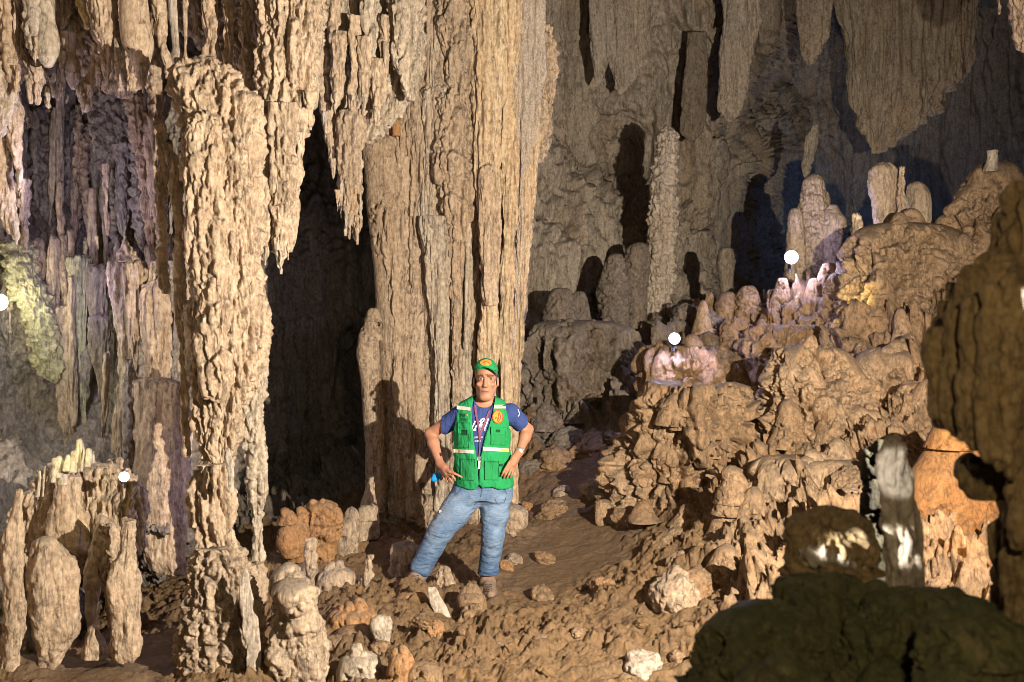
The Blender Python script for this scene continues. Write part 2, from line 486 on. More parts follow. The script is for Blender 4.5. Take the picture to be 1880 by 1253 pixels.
# floor and rubble slopes: one sheet through measured heights
_t = []
for q in [(755, 1090, 6.5), (895, 1102, 6.5), (700, 1250, 5.0), (900, 1250, 5.0), (1100, 1250, 5.0), (1300, 1250, 4.9),
          (1000, 1150, 5.8), (1200, 1150, 5.6), (1300, 1100, 5.7), (1000, 1050, 6.9), (1150, 1050, 6.6), (820, 1030, 7.3),
          (1000, 950, 7.9), (1100, 940, 8.0), (1200, 970, 7.3), (1000, 830, 9.2), (1090, 830, 9.0), (960, 720, 10.2),
          (1080, 720, 10.2), (1000, 620, 10.8), (1150, 645, 10.5), (1140, 830, 9.0), (1240, 665, 9.6), (1300, 720, 8.6),
          (1300, 640, 9.4), (1400, 610, 9.4), (1450, 570, 9.4), (1530, 570, 9.0), (1396, 760, 9.2), (1396, 830, 8.6), (1250, 930, 7.3),
          (1350, 960, 6.6), (1300, 1010, 6.3), (1450, 860, 6.9), (1550, 860, 6.9), (1500, 960, 6.2), (1430, 1060, 5.6),
          (1550, 770, 7.5), (1650, 800, 6.8), (1650, 720, 7.5), (1750, 710, 7.3), (1700, 900, 5.8), (1800, 900, 5.6),
          (1600, 640, 8.0), (1680, 580, 8.2), (1780, 540, 8.2), (1870, 480, 8.4), (2000, 450, 8.4), (2000, 900, 5.6),
          (1700, 600, 10.5), (1500, 640, 11.5), (1900, 560, 11), (1300, 640, 12), (1100, 610, 12.5), (1500, 800, 17), (1900, 800, 17), (1000, 640, 17),
          (200, 1228, 5.3), (60, 1255, 5.2), (300, 1243, 5.3), (420, 1255, 5.2), (550, 1235, 5.2), (560, 1045, 6.9),
          (640, 1005, 7.4), (600, 950, 8.5), (580, 900, 12), (620, 1125, 5.9), (150, 1165, 6.6), (250, 1165, 6.5),
          (-150, 1250, 5.0), (-150, 1150, 6.5), (740, 1005, 7.6), (850, 985, 7.9), (500, 1150, 6.0), (400, 1000, 9), (100, 1000, 9), (-200, 1000, 9), (700, 960, 8.6), (600, 800, 17)]:
    x, y, z = P(*q); _t.append((x, y, z))
_t += [(-3.2, 3.2, -.08), (-1, 3.2, -.05), (1, 3.6, -.1), (2.2, 3.4, .1), (-2, 1.5, -.05), (0, 1.2, 0), (2, 1.2, 0), (0, -1.5, 0), (3, -1.5, 0), (-3, -1.5, 0), (4, 3, .4), (5, 6, 1.2)]
floor_h = rbf(_t)
nu, nY = 1080, 660
FU = np.linspace(-.66, .70, nu)
FY = np.concatenate([np.linspace(-1.0, 3.9, 40, endpoint=False), np.geomspace(3.9, 13.0, nY - 70, endpoint=False), np.linspace(13, 19, 30)])
nY = len(FY)
UU, YY = np.meshgrid(FU, FY)
XX = UU * np.maximum(YY, 3.0)
ZZ = floor_h(XX, YY)
G = np.stack([XX, YY, ZZ], -1)
N = grid_normals(G, False)
N *= np.sign(N[..., 2:3] + 1e-9)
d_base = disp(G, [('fbm', .07, 1.4, 1, 3), ('fbm', .03, 6, 1, 4)], 2.0)
d_knob = disp(G, [('jag', .30, 1.8, .4), ('jag', .12, 5, .5), ('dome', .05, 7, .9), ('rib', .022, 14, .8), ('crack', .05, 6, .7), ('fbm', .02, 22, 1, 4)], 5.0)
d_floor = disp(G, [('jag', .085, 3.2, 1), ('crack', .035, 6, 1), ('jag', .05, 9, 1), ('crack', .018, 16, 1), ('dome', .014, 17, 1), ('fbm', .02, 20, 1, 4)], 8.0)


def sstep(a, b, x):
    t = np.clip((x - a) / (b - a), 0, 1); return t * t * (3 - 2 * t)


# how rubbly the ground is: smooth trodden earth behind the man, knobbly slopes to the right and back
w_slope = np.clip(sstep(.75, 1.5, XX - .12 * (YY - 5)) * sstep(4, 5, YY) + sstep(8.8, 9.6, YY), 0, 1)
w_earth = np.exp(-(((XX - .55) / .55) ** 2 + ((YY - 8.0) / .95) ** 2)) + np.exp(-(((XX - .25) / .5) ** 2 + ((YY - 7.0) / .45) ** 2)) \
    + np.exp(-(((XX + 2.2) / .45) ** 2 + ((YY - 5.5) / .5) ** 2))
w_earth = np.clip(w_earth * 1.3, 0, 1) * (1 - w_slope)
patchy = np.clip(.55 + 1.1 * fbm(XX * 1.5, YY * 1.5, XX * 0 + 4, 3), .12, 1.25)
d_floor = d_floor * patchy + disp(G, [('fbm', .05, 2.3, 1, 4), ('rib', .02, 7, 1)], 3.0)
dd = d_base * (1 - .6 * w_earth) + d_knob * w_slope + d_floor * (1 - w_slope) * (1 - .85 * w_earth)
G = G + N * dd[..., None]
FLOOR = G
cave_floor = structure("cave_floor", G, quads(nY, nu, False), MAT["earth"])
cave_floor.data.materials.append(MAT["rubble"])
cave_floor.data.materials.append(MAT["grey"])
cave_floor.data.materials.append(MAT["path"])
wq = w_slope[:-1, :-1] + .28 * fbm(G[:-1, :-1, 0] * 3, G[:-1, :-1, 1] * 3, G[:-1, :-1, 2] * 3, 3)
mi = (wq > .5).astype(np.int32)
mi[(wq > .45) & (G[:-1, :-1, 1] + .9 * fbm(G[:-1, :-1, 0] * 2, G[:-1, :-1, 1] * 2, 0 * wq, 3) > 9.0) & (G[:-1, :-1, 0] < 1.9)] = 2
mi[(w_earth[:-1, :-1] + .35 * fbm(G[:-1, :-1, 0] * 4, G[:-1, :-1, 1] * 4, 0 * wq, 4) > .5) & (mi == 0)] = 3
cave_floor.data.polygons.foreach_set("material_index", mi.ravel())


def ground(x, y):
    """height of the finished floor under (x, y)"""
    u = x / max(y, 3.0)
    j = int(np.clip(np.searchsorted(FU, u), 1, nu - 1)); i = int(np.clip(np.searchsorted(FY, y), 1, nY - 1))
    return float(FLOOR[i, j, 2])


def sheet(name, ctrl, x0, x1, y0, y1, step, layers, mat, seed=0, amp=1.0):
    """a cave wall through measured points, with its own relief"""
    f = rbf(ctrl, .01)
    px = np.arange(x0, x1 + step, step); py = np.arange(y0, y1 + step, step)
    A, B = np.meshgrid(px, py)
    Y = f(A, B)
    G = np.stack([(A - CX) / FPX * Y, Y, EYE + (CY - B) / FPX * Y], -1)
    n = grid_normals(G, False)
    n *= -np.sign(n[..., 1:2] + 1e-9)
    G = G + n * disp(G, layers, seed, amp)[..., None]
    return structure(name, G, quads(len(py), len(px), False), mat)


# wall behind the rubble, right of the great column
sheet("cave_wall", [(930, -150, 12.0), (1060, -150, 12.6), (1090, 0, 12.8), (1060, 200, 12.6), (1000, 300, 12.0), (1090, 330, 12.4), (980, 450, 11.2),
                    (1060, 480, 11.4), (1000, 600, 10.9), (1120, 560, 12.6), (1120, 300, 13.6), (1180, 250, 13.2), (1180, 0, 12.6), (1260, 100, 12.9),
                    (1330, 60, 12.5), (1330, 250, 13.2), (1260, 330, 13.2), (1300, 420, 12.8), (1300, 560, 12.3), (1200, 650, 12.2), (1395, 100, 13.6), (1400, 300, 14.2), (1400, -150, 13),
                    (1440, 150, 17.5), (1460, 400, 17.5), (1440, 600, 15), (1600, 100, 19), (1700, 400, 20), (1850, 100, 20), (1980, 300, 19), (1700, 700, 18), (2000, 700, 18), (1500, -150, 18), (2000, -150, 18),
                    (880, 300, 11.5), (880, 700, 10.5), (700, 300, 13), (700, 700, 13), (560, 300, 13.2), (560, 600, 12.4), (560, 900, 12), (460, 500, 11), (440, 900, 10.5), (600, -150, 13), (800, -150, 12)],
      420, 2040, -190, 900, 3.0,
      [('rib', .24, 1.3, .08), ('rib', .14, 4.5, .08), ('jag', .08, 3.5, .3), ('rib', .07, 11, .10), ('rib', .03, 24, .14), ('fbm', .12, 1.3, .5, 3), ('fbm', .025, 14, .5, 4)], MAT["back"], 3.0)
# recess wall at the left, lit by coloured lamps
RECESS = [(-160, -150, 7.0), (0, -150, 7.0), (160, -150, 7.1), (330, -150, 7.2), (0, 120, 7.0), (160, 120, 7.2), (0, 220, 7.15), (120, 220, 7.3), (240, 240, 7.4), (330, 300, 7.3), (0, 420, 7.1), (100, 420, 7.15), (230, 420, 7.4),
                      (330, 500, 7.2), (0, 560, 6.95), (60, 640, 6.95), (0, 760, 6.9), (90, 780, 7.0), (60, 860, 6.7), (200, 700, 7.1), (320, 760, 7.0), (280, 880, 6.7), (310, 980, 6.2), (200, 950, 6.3), (130, 1000, 6.1), (60, 1060, 5.9), (110, 1130, 5.95), (205, 1010, 6.1), (170, 1120, 7.2), (300, 1050, 7.4), (300, 1130, 9), (20, 1130, 5.8), (40, 960, 6.2), (345, 1000, 7.5), (270, 1020, 6.4),
                      (0, 1000, 6.1), (-160, 600, 6.7), (-160, 1150, 5.8), (300, 1230, 9), (100, 1230, 6.0), (180, 1230, 7.5), (420, 1100, 9.5), (430, 500, 8), (430, -150, 8)]
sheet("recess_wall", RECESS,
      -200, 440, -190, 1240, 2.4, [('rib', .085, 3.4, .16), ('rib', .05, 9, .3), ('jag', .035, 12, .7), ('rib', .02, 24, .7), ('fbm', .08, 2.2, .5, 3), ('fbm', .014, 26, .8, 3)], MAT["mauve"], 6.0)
# rock roof over everything, left side and right side closed off frame
cx_, cy_ = np.meshgrid(np.linspace(-7.5, 13, 90), np.linspace(3.2, 21, 80))
cz_ = 2.05 + .352 * np.clip(cy_, 4.2, 21) + .35 * fbm(cx_ * .5, cy_ * .5, cx_ * 0, 3)
structure("cave_ceiling", np.stack([cx_, cy_, cz_], -1), quads(80, 90, False), MAT["grey"])
sy_, sz_ = np.meshgrid(np.linspace(4.3, 9, 60), np.linspace(-.6, 5.6, 50))
sx_ = -.545 * sy_ - .55 + .3 * fbm(sy_ * .9, sz_ * .6, sy_ * 0 + 3, 4)
structure("cave_side_wall", np.stack([sx_, sy_, sz_], -1), quads(50, 60, False), MAT["cream"])
sy_, sz_ = np.meshgrid(np.linspace(3.0, 21, 110), np.linspace(-.6, 9, 60))
sx_ = .62 * sy_ + 1.5 + .45 * fbm(sy_ * .7, sz_ * .35, sy_ * 0 + 8, 4)
structure("cave_side_wall", np.stack([sx_, sy_, sz_], -1), quads(60, 110, False), MAT["back"])

# ================================================================== FORMATIONS
def formation(name, label, cat, rows, Y, mat, layers, dr=.8, group=None, parent=None, seed=None, **kw):
    if seed is None: seed = (abs(hash_s(name + str(rows[0]) + str(Y))) % 997) * .37
    V, F = loft(rows, Y, dr, layers, seed, **kw)
    o = obj(name, V, F, MAT[mat], parent)
    if parent is None: tag(o, label, cat, group, "thing")
    elif label: o["label"] = label
    return o


def hash_s(s):
    h = 5381
    for ch in s: h = (h * 33 + ord(ch)) & 0xffffffff
    return h


def base_of(rows, Y):
    q = rows[-1]; return P((q[1] + q[2]) / 2, q[0], Y)


def add_knobs(bm, rows, Yv, drv, m, n, w0, w1, seed, dmax=9, up=2.6):
    """knobs and broken stubs grown on a rock, each a part of it"""
    RB = random.Random(seed)
    ra = np.array([q[:3] for q in rows], float)
    H = ra[-1, 0] - ra[0, 0]
    for k in range(n):
        py = RB.uniform(ra[0, 0] + .06 * H, ra[-1, 0] - .2 * H) if k > n // 3 else RB.uniform(ra[0, 0], ra[0, 0] + .2 * H)
        xl = np.interp(py, ra[:, 0], ra[:, 1]); xr = np.interp(py, ra[:, 0], ra[:, 2])
        fr = RB.uniform(-.85, .85); px = (xl + xr) / 2 + fr * (xr - xl) / 2
        dm = min((xr - xl) / 2 / FPX * Yv * drv, dmax)
        Yk = Yv - dm * math.sqrt(1 - fr * fr) + .03
        w = RB.uniform(w0, w1); h = w * RB.uniform(1.0, up); t = RB.uniform(-.3, .3) * w
        rws = [(py - h, px - w * .15 + t, px + w * .15 + t), (py - h * .75, px - w * .36 + t, px + w * .32 + t * .6), (py - h * .4, px - w * .42, px + w * .5), (py, px - w * .6, px + w * .6), (py + h * .5, px - w * .8, px + w * .7)]
        formation("knob", None, None, rws, Yk, m, CORAL, .9, parent=bm, seed=k * 2.2 + seed, top=True, step=2.0, sm=2)


# ---- the great column behind the man: a core block and its ribs
gc = thing("flowstone_column", P(840, 985, 8.3), "huge fluted tan and honey coloured limestone column rising behind the man", "stone column", kind="thing")
GC = [
    ("tan", RIB, 8.62, .6, [(-80, 700, 1000), (100, 700, 996), (260, 692, 985), (500, 704, 966), (700, 712, 950), (990, 700, 940)]),
    ("tan", KNOB, 8.42, .5, [(222, 700, 748), (240, 684, 768), (275, 676, 772), (320, 680, 772), (380, 684, 770), (430, 690, 774), (500, 698, 780), (600, 702, 788), (700, 705, 792), (800, 702, 792), (900, 694, 796), (990, 690, 800)]),
    ("tan", RIB, 8.30, .55, [(380, 700, 742), (440, 704, 748), (540, 712, 752), (600, 716, 756), (640, 718, 762), (720, 716, 776), (990, 705, 780)]),
    ("pale", RIBF, 8.28, .7, [(-80, 776, 812), (30, 784, 816), (95, 784, 822), (158, 786, 832), (172, 768, 834), (186, 772, 812), (240, 782, 808), (300, 774, 806), (360, 768, 800), (400, 766, 796)]),
    ("pale", RIBF, 8.22, .6, [(398, 768, 832), (412, 766, 832), (470, 778, 828), (560, 788, 826), (660, 795, 826), (760, 798, 830), (860, 800, 832), (990, 800, 836)]),
    ("tan", DRIP, 8.20, .5, [(-80, 806, 872), (20, 804, 870), (66, 808, 868), (160, 826, 866), (178, 806, 868), (262, 806, 870), (280, 800, 872), (332, 800, 868), (345, 806, 870), (400, 818, 868), (450, 824, 850), (560, 826, 846), (700, 828, 850), (990, 826, 856)]),
    ("pale", RIBF, 8.24, .7, [(270, 850, 874), (340, 852, 876), (400, 848, 878), (470, 852, 866), (600, 850, 864), (720, 846, 868), (990, 850, 872)]),
    ("honey", RIB, 8.16, .55, [(-80, 868, 926), (60, 868, 925), (150, 868, 922), (300, 868, 922), (450, 880, 921), (540, 882, 918), (660, 880, 917), (990, 874, 908)]),
    ("cream", RIBF, 8.08, .6, [(300, 884, 905), (330, 882, 914), (420, 882, 918), (540, 886, 916), (562, 890, 914)]),
    ("honey", RIBF, 8.20, .7, [(-80, 920, 962), (100, 922, 955), (200, 924, 952), (320, 922, 951), (450, 921, 948), (600, 919, 941), (700, 916, 938), (990, 906, 935)]),
    ("honey", RIBF, 8.30, .8, [(-80, 950, 1000), (100, 955, 996), (200, 962, 990), (300, 958, 986), (330, 950, 985), (450, 946, 975), (600, 938, 962), (700, 936, 955), (990, 930, 950)]),
    ("frost", RIBF, 8.27, .55, [(-80, 926, 1003), (50, 926, 1001), (150, 928, 999), (200, 932, 990), (260, 940, 982), (320, 947, 972), (400, 949, 966), (520, 945, 958), (640, 938, 948)]),
    ("tan", KNOB, 8.50, .6, [(905, 704, 940), (935, 698, 948), (965, 688, 956), (1000, 674, 968), (1030, 664, 980)]),
    ("tan", STAL, 8.40, .7, [(40, 985, 1012), (90, 984, 1026), (150, 980, 1022), (210, 975, 1014), (260, 972, 1008), (300, 968, 996)]),
]
for i, (m, ly, Yv, drv, rows) in enumerate(GC):
    formation("core" if i == 0 else "flowstone_rib", {9: "honey coloured smooth rib", 11: "frosted grey white crystal sheet"}.get(i), None, rows, Yv, m, ly, drv, parent=gc, seed=i * 3.3, amp=1.35, dmax=.42 if i == 0 else .3, expo=.6 if i == 0 else .8, top=i in (2, 6, 8, 12, 13), bot=i in (11, 13))

# ---- the tall column at left
lc = thing("limestone_column", P(405, 1262, 5.2), "tall cream limestone column reaching the floor, with a narrow waist low down", "stone column", kind="thing")
LC = [
    ("shaft", "cream", DRIP, 6.15, .6, [(108, 322, 384), (125, 314, 425), (150, 312, 440), (190, 322, 468), (240, 338, 476), (300, 342, 476), (380, 346, 478), (440, 346, 476), (480, 350, 474), (540, 354, 478), (580, 340, 486), (600, 346, 494), (640, 348, 488), (700, 350, 472), (746, 352, 448), (800, 358, 436), (845, 368, 426), (858, 372, 424)]),
    ("waist", "cream", DRIP, 6.05, .7, [(852, 362, 424), (872, 352, 426), (920, 352, 430), (960, 354, 432), (1000, 360, 434), (1022, 360, 436)]),
    ("pedestal", "tan", SCAL, 5.95, .7, [(1005, 360, 440), (1022, 352, 452), (1050, 348, 458), (1080, 344, 468), (1120, 338, 478), (1150, 332, 483), (1200, 324, 486), (1262, 322, 482), (1300, 322, 482)]),
    ("flowstone_rib", "cream", DRIP, 6.25, .9, [(225, 284, 300), (260, 286, 304), (300, 292, 312), (400, 288, 306), (480, 290, 306), (540, 296, 310)]),
    ("flowstone_rib", "cream", TIP, 6.20, .9, [(260, 300, 318), (300, 306, 326), (400, 320, 340), (520, 322, 342), (640, 328, 346), (740, 332, 348), (840, 338, 350)]),
    ("flowstone_rib", "cream", DRIP, 6.02, .6, [(205, 350, 400), (280, 346, 410), (340, 344, 400), (420, 348, 420), (440, 345, 425), (500, 352, 420), (540, 362, 415), (560, 368, 410)]),
    ("flowstone_rib", "cream", DRIP, 5.98, .6, [(505, 366, 405), (530, 360, 420), (580, 362, 420), (640, 364, 418), (700, 372, 422), (740, 376, 410)]),
    ("flowstone_rib", "cream", DRIP, 6.16, .8, [(500, 446, 474), (560, 440, 484), (595, 442, 497), (640, 450, 490), (690, 456, 480), (720, 460, 474)]),
    ("flowstone_rib", "pale", STAL, 6.30, .9, [(640, 440, 486), (700, 440, 486), (760, 442, 482), (800, 446, 484), (850, 452, 486), (900, 458, 486), (960, 462, 484), (1000, 462, 486), (1036, 460, 484)]),
    ("flowstone_rib", "tan", STAL, 6.25, .9, [(1030, 458, 484), (1050, 456, 490), (1100, 460, 490), (1126, 468, 482)]),
    ("flowstone_rib", "white", SOFT, 5.82, .7, [(820, 414, 424), (845, 410, 428), (862, 416, 428), (905, 420, 428)]),
    ("flowstone_rib", "white", SOFT, 5.72, .5, [(1040, 448, 456), (1080, 442, 464), (1130, 444, 478), (1200, 452, 484), (1300, 450, 482)]),
]
for i, (nm, m, ly, Yv, drv, rows) in enumerate(LC):
    formation(nm, "white calcite rib" if m == "white" else None, None, rows, Yv - .62, m, ly, drv, parent=lc, seed=40 + i * 2.7, dmax=.42, top=i > 2, bot=i in (3, 4, 5, 6, 7, 8, 9), expo=.8)

# ---- hanging curtain right of that column
hc = thing("hanging_drapery", P(520, -60, 5.75), "broad cream flowstone curtain ending in two blunt stalactite tips beside the tall column", "flowstone curtain", kind="thing")
for i, (nm, m, ly, Yv, drv, rows) in enumerate([
    ("curtain", "cream", DRIP, 6.45, .5, [(-80, 470, 592), (0, 472, 590), (100, 476, 586), (200, 462, 574), (232, 452, 560), (300, 455, 550), (400, 458, 540), (440, 470, 536), (462, 478, 530)]),
    ("tip", "cream", TIP, 6.30, .8, [(330, 456, 500), (400, 466, 496), (440, 472, 492), (466, 476, 491), (482, 482, 488)]),
    ("tip", "cream", TIP, 6.30, .8, [(360, 496, 542), (430, 500, 534), (460, 504, 527), (480, 508, 521), (498, 512, 516)]),
    ("tip", "cream", TIP, 6.36, 1, [(200, 540, 566), (250, 542, 560), (280, 546, 555), (296, 548, 551)]),
    ("tip", "cream", TIP, 6.38, 1, [(170, 556, 580), (215, 562, 576), (232, 566, 572)]),
    ("rib", "cream", DRIP, 6.25, .7, [(185, 440, 482), (220, 446, 480), (300, 450, 476), (380, 452, 474), (420, 452, 470)]),
    ("rib", "tan", DRIP, 6.28, .7, [(190, 500, 540), (240, 498, 546), (320, 502, 540), (380, 500, 536)]),
]):
    formation(nm, None, None, rows, Yv - .55, m, ly, drv, parent=hc, seed=90 + i * 3.1, dmax=.4, bot=(nm == "tip"))

# ---- second curtain, between the dark alcove and the great column
h2 = thing("hanging_drapery", P(640, -60, 7.0), "grey cream stalactite curtain hanging over the dark alcove, one long fang lowest", "flowstone curtain", kind="thing")
for i, (nm, m, ly, Yv, drv, rows) in enumerate([
    ("curtain", "pale", DRIP, 7.25, .45, [(-80, 576, 775), (0, 580, 778), (60, 584, 776), (130, 586, 772), (180, 592, 750), (215, 604, 735), (245, 616, 700), (262, 630, 680)]),
    ("tip", "tan", TIP, 7.05, .8, [(205, 622, 676), (240, 618, 670), (300, 620, 664), (350, 622, 663), (380, 630, 662), (410, 640, 664), (430, 648, 661), (444, 653, 658)]),
    ("tip", "cream", TIP, 7.08, .8, [(90, 582, 606), (180, 584, 608), (240, 594, 616), (290, 606, 619), (322, 612, 616)]),
    ("tip", "cream", TIP, 7.06, .9, [(250, 618, 628), (330, 620, 630), (384, 622, 625)]),
    ("tip", "cream", TIP, 7.02, .9, [(360, 632, 644), (400, 634, 641), (430, 636, 640)]),
    ("tip", "cream", TIP, 6.98, .9, [(60, 604, 636), (140, 606, 632), (180, 608, 628), (205, 612, 620)]),
    ("tip", "cream", TIP, 6.96, .9, [(30, 638, 660), (110, 642, 660), (170, 640, 656), (205, 644, 652)]),
    ("tip", "cream", TIP, 6.96, .9, [(70, 656, 682), (130, 660, 680), (180, 662, 676), (212, 666, 671)]),
    ("tip", "cream", TIP, 7.0, .9, [(-60, 596, 630), (20, 596, 628), (60, 600, 622), (86, 606, 616)]),
    ("tip", "cream", TIP, 7.0, .9, [(30, 696, 720), (90, 698, 722), (120, 702, 716), (134, 706, 712)]),
    ("tip", "cream", TIP, 7.0, .9, [(110, 678, 712), (170, 680, 712), (200, 684, 702), (232, 688, 694)]),
    ("rib", "pale", DRIP, 7.0, .7, [(-80, 706, 768), (60, 712, 770), (120, 726, 768), (160, 738, 764), (185, 742, 758)]),
    ("rib", "pale", DRIP, 7.0, .8, [(-80, 660, 700), (40, 664, 696), (100, 668, 690), (140, 672, 684)]),
]):
    formation(nm, None, None, rows, Yv, m, ly, drv, parent=h2, seed=140 + i * 2.3, dmax=.4, bot=(nm == "tip"), expo=.7 if i == 0 else 1)

# ---- single stalactites of the roof at upper left
TOPS = [
    ("slim banded stalactite at the frame edge beside the whitish one", "cream", TIP, 6.1, [(-80, -8, 18), (45, -2, 20), (85, 4, 24), (120, 10, 36), (150, 17, 34), (170, 26, 32)]),
    ("fat stalactite ending in one broad tip below the whitish one", "cream", TIP, 6.3, [(-80, 8, 38), (0, 12, 38), (40, 22, 42), (80, 26, 44), (105, 38, 58), (122, 46, 86), (140, 52, 88), (160, 58, 80), (180, 63, 75), (194, 67, 71)]),
    ("whitish grey stalactite with a tapered tip, second from the upper corner", "white", STAL, 6.05, [(-80, 40, 68), (0, 42, 69), (30, 42, 70), (60, 43, 70), (85, 50, 71), (112, 64, 70)]),
    ("lumpy stalactite with rounded grey swellings at its lower end", "pale", KNOB, 6.15, [(-80, 66, 92), (0, 68, 94), (40, 73, 95), (60, 77, 101), (80, 72, 103), (105, 74, 100), (124, 83, 92)]),
    ("tiny stub stalactite low beside the broad tip", "cream", TIP, 6.3, [(140, 46, 62), (165, 51, 61), (193, 56, 60)]),
    ("small tan stalactite spike under the lumpy grey one", "tan", STAL, 6.35, [(140, 88, 100), (168, 86, 98), (182, 82, 96), (199, 87, 91)]),
    ("thin crooked stalactite beneath the shadowed ceiling pocket", "cream", TIP, 6.45, [(90, 108, 120), (120, 112, 119), (150, 108, 116), (165, 100, 114), (184, 105, 110)]),
    ("smooth yellowish stalactite slanting over the ceiling pocket", "yellow", SOFT, 6.3, [(-80, 124, 148), (0, 138, 158), (30, 147, 166), (55, 158, 163)]),
    ("wide cream stalactite cluster tapering to one needle point", "cream", TIP, 6.2, [(-80, 155, 217), (0, 160, 216), (50, 172, 217), (80, 180, 215), (110, 188, 212), (132, 191, 205), (160, 196, 199)]),
    ("pair-like pale needle stalactite close to the wide cream one", "white", STAL, 6.15, [(70, 206, 219), (120, 208, 218), (152, 213, 216)]),
    ("round knobbed stalactite hanging alone in the ceiling pocket", "cream", KNOB, 6.5, [(60, 116, 136), (100, 120, 134), (118, 118, 142), (140, 123, 142), (166, 134, 140)]),
    ("slanting stalactite with the lowest blunt tip of the ceiling pocket", "cream", TIP, 6.4, [(80, 166, 182), (105, 170, 178), (140, 164, 175), (165, 140, 170), (186, 146, 167), (206, 153, 159)]),
    ("short thin stalactite between the blunt tip and the needle", "cream", TIP, 6.35, [(100, 178, 190), (150, 178, 187), (173, 181, 184)]),
    ("bumpy stalactite covered in knobs beside the brown cleft", "cream", KNOB, 6.15, [(-80, 226, 264), (0, 228, 263), (40, 228, 266), (80, 233, 274), (110, 247, 271), (135, 254, 267), (162, 259, 264)]),
    ("thread thin stalactite next to the bumpy one", "white", STAL, 6.25, [(60, 218, 228), (100, 220, 226), (140, 224, 231), (170, 229, 232)]),
    ("long ribbon stalactite bordering the brown cleft", "cream", TIP, 6.15, [(-80, 274, 300), (0, 279, 300), (60, 287, 304), (110, 299, 313), (146, 304, 312)]),
    ("slim stalactite column standing on the rock shelf, whitish", "white", SOFT, 6.35, [(-80, 306, 320), (30, 313, 324), (90, 320, 328), (105, 316, 332), (122, 314, 334)]),
    ("slim stalactite column standing on the rock shelf, cream", "cream", SOFT, 6.3, [(-80, 328, 348), (30, 332, 348), (95, 336, 346), (108, 330, 350), (124, 328, 352)]),
    ("short dangling stalactite inside the niche above the shelf", "cream", TIP, 6.35, [(-80, 346, 360), (20, 352, 362), (62, 358, 361)]),
    ("thick stalactite joined to the shelf by a rough foot", "cream", TIP, 6.2, [(-80, 368, 400), (0, 370, 398), (60, 374, 396), (95, 373, 404), (132, 372, 408)]),
    ("straight flat stalactite just past the rough footed one", "cream", TIP, 6.15, [(-80, 404, 432), (0, 408, 430), (80, 412, 430), (130, 410, 424)]),
    ("leaf shaped stalactite swelling before a pointed end", "tan", STAL, 6.05, [(-80, 434, 456), (0, 438, 456), (90, 442, 462), (120, 438, 466), (145, 442, 470), (172, 447, 470), (193, 455, 461)]),
    ("long sharp stalactite wedge beside the leaf shaped one", "cream", TIP, 6.1, [(-80, 454, 478), (0, 457, 484), (60, 465, 485), (100, 473, 486), (128, 480, 485)]),
    ("brown knobbed flowstone boss hanging beside the yellow drapery", "tan", DRIP, 6.1, [(-80, 494, 540), (20, 496, 537), (64, 498, 534), (76, 493, 540), (120, 494, 540), (160, 494, 536), (205, 498, 528)]),
    ("translucent yellow drapery, a smooth banana coloured blade of calcite", "yellow", SOFT, 5.98, [(-80, 536, 578), (0, 536, 574), (60, 540, 572), (110, 546, 566), (150, 534, 552), (190, 521, 541), (224, 524, 527)]),
    ("grey cream stalactite directly past the yellow drapery", "pale", DRIP, 6.2, [(-80, 574, 598), (30, 575, 594), (80, 574, 590), (150, 566, 584), (200, 560, 578)]),
    ("pointed stalactite in shade above the recess, at the frame edge", "cream", TIP, 6.3, [(100, -20, 16), (160, -14, 12), (200, -10, 6), (245, -6, 2)]),
    ("cream stalactite with a rough carrot shape in front of the recess", "cream", TIP, 6.35, [(160, 0, 34), (200, 6, 40), (228, 12, 44), (250, 14, 42), (280, 20, 40), (320, 30, 38), (352, 33, 36)]),
    ("whitish lumpy stalactite at the frame edge over the recess", "pale", STAL, 6.15, [(120, -30, 30), (165, -22, 32), (200, -16, 26), (240, -10, 8), (256, -8, 2)]),
    ("long stalactite with a frayed tip over the lamp glow", "cream", TIP, 6.4, [(230, -20, 16), (300, -14, 20), (360, -6, 26), (400, 4, 28), (430, 14, 34), (442, 28, 32)]),
    ("short brown stalactite with a hooked end near the lamp glow", "tan", STAL, 6.5, [(330, 30, 52), (390, 34, 54), (430, 38, 56), (462, 42, 48)]),
    ("dim brown stalactite at the top of the cleft", "tan", DRIP, 6.8, [(-80, 200, 232), (60, 216, 236), (200, 232, 262), (330, 255, 285), (420, 268, 290), (470, 276, 284)]),
    ("brown flowstone sheet lining the cleft in shadow", "tan", DRIP, 6.7, [(-80, 258, 290), (60, 262, 290), (160, 268, 296), (260, 268, 300), (380, 280, 304), (470, 292, 306), (520, 296, 304)]),
]
for i, (lab, m, ly, Yv, rows) in enumerate(TOPS):
    nm = "flowstone_drapery" if "drapery" in lab.split(",")[0] or "sheet" in lab else "stalactite"
    formation(nm, lab, "stalactite" if nm == "stalactite" else "drapery", rows, Yv, m, ly, .9, group="stalactites of the upper roof", seed=200 + i * 1.9, bot=.45)

for lab, Yv, rows in [
    ("ragged flowstone curtain backing the upper corner stalactites", 6.65, [(-90, -60, 130), (40, -50, 128), (90, -40, 110), (130, -20, 70), (160, 0, 40)]),
    ("ragged brown flowstone curtain behind the wide cream stalactite cluster", 6.75, [(-90, 110, 300), (40, 116, 296), (90, 128, 290), (130, 150, 280), (180, 190, 262)]),
    ("fluted flowstone curtain behind the shelf and the yellow drapery", 6.6, [(-90, 280, 600), (20, 296, 592), (70, 352, 590), (120, 400, 580), (180, 440, 570), (230, 470, 555)]),
]:
    formation("flowstone_drapery", lab, "drapery", rows, Yv, "cream", DRIP, .3, seed=Yv * 13, bot=True, dmax=.25, expo=.6)

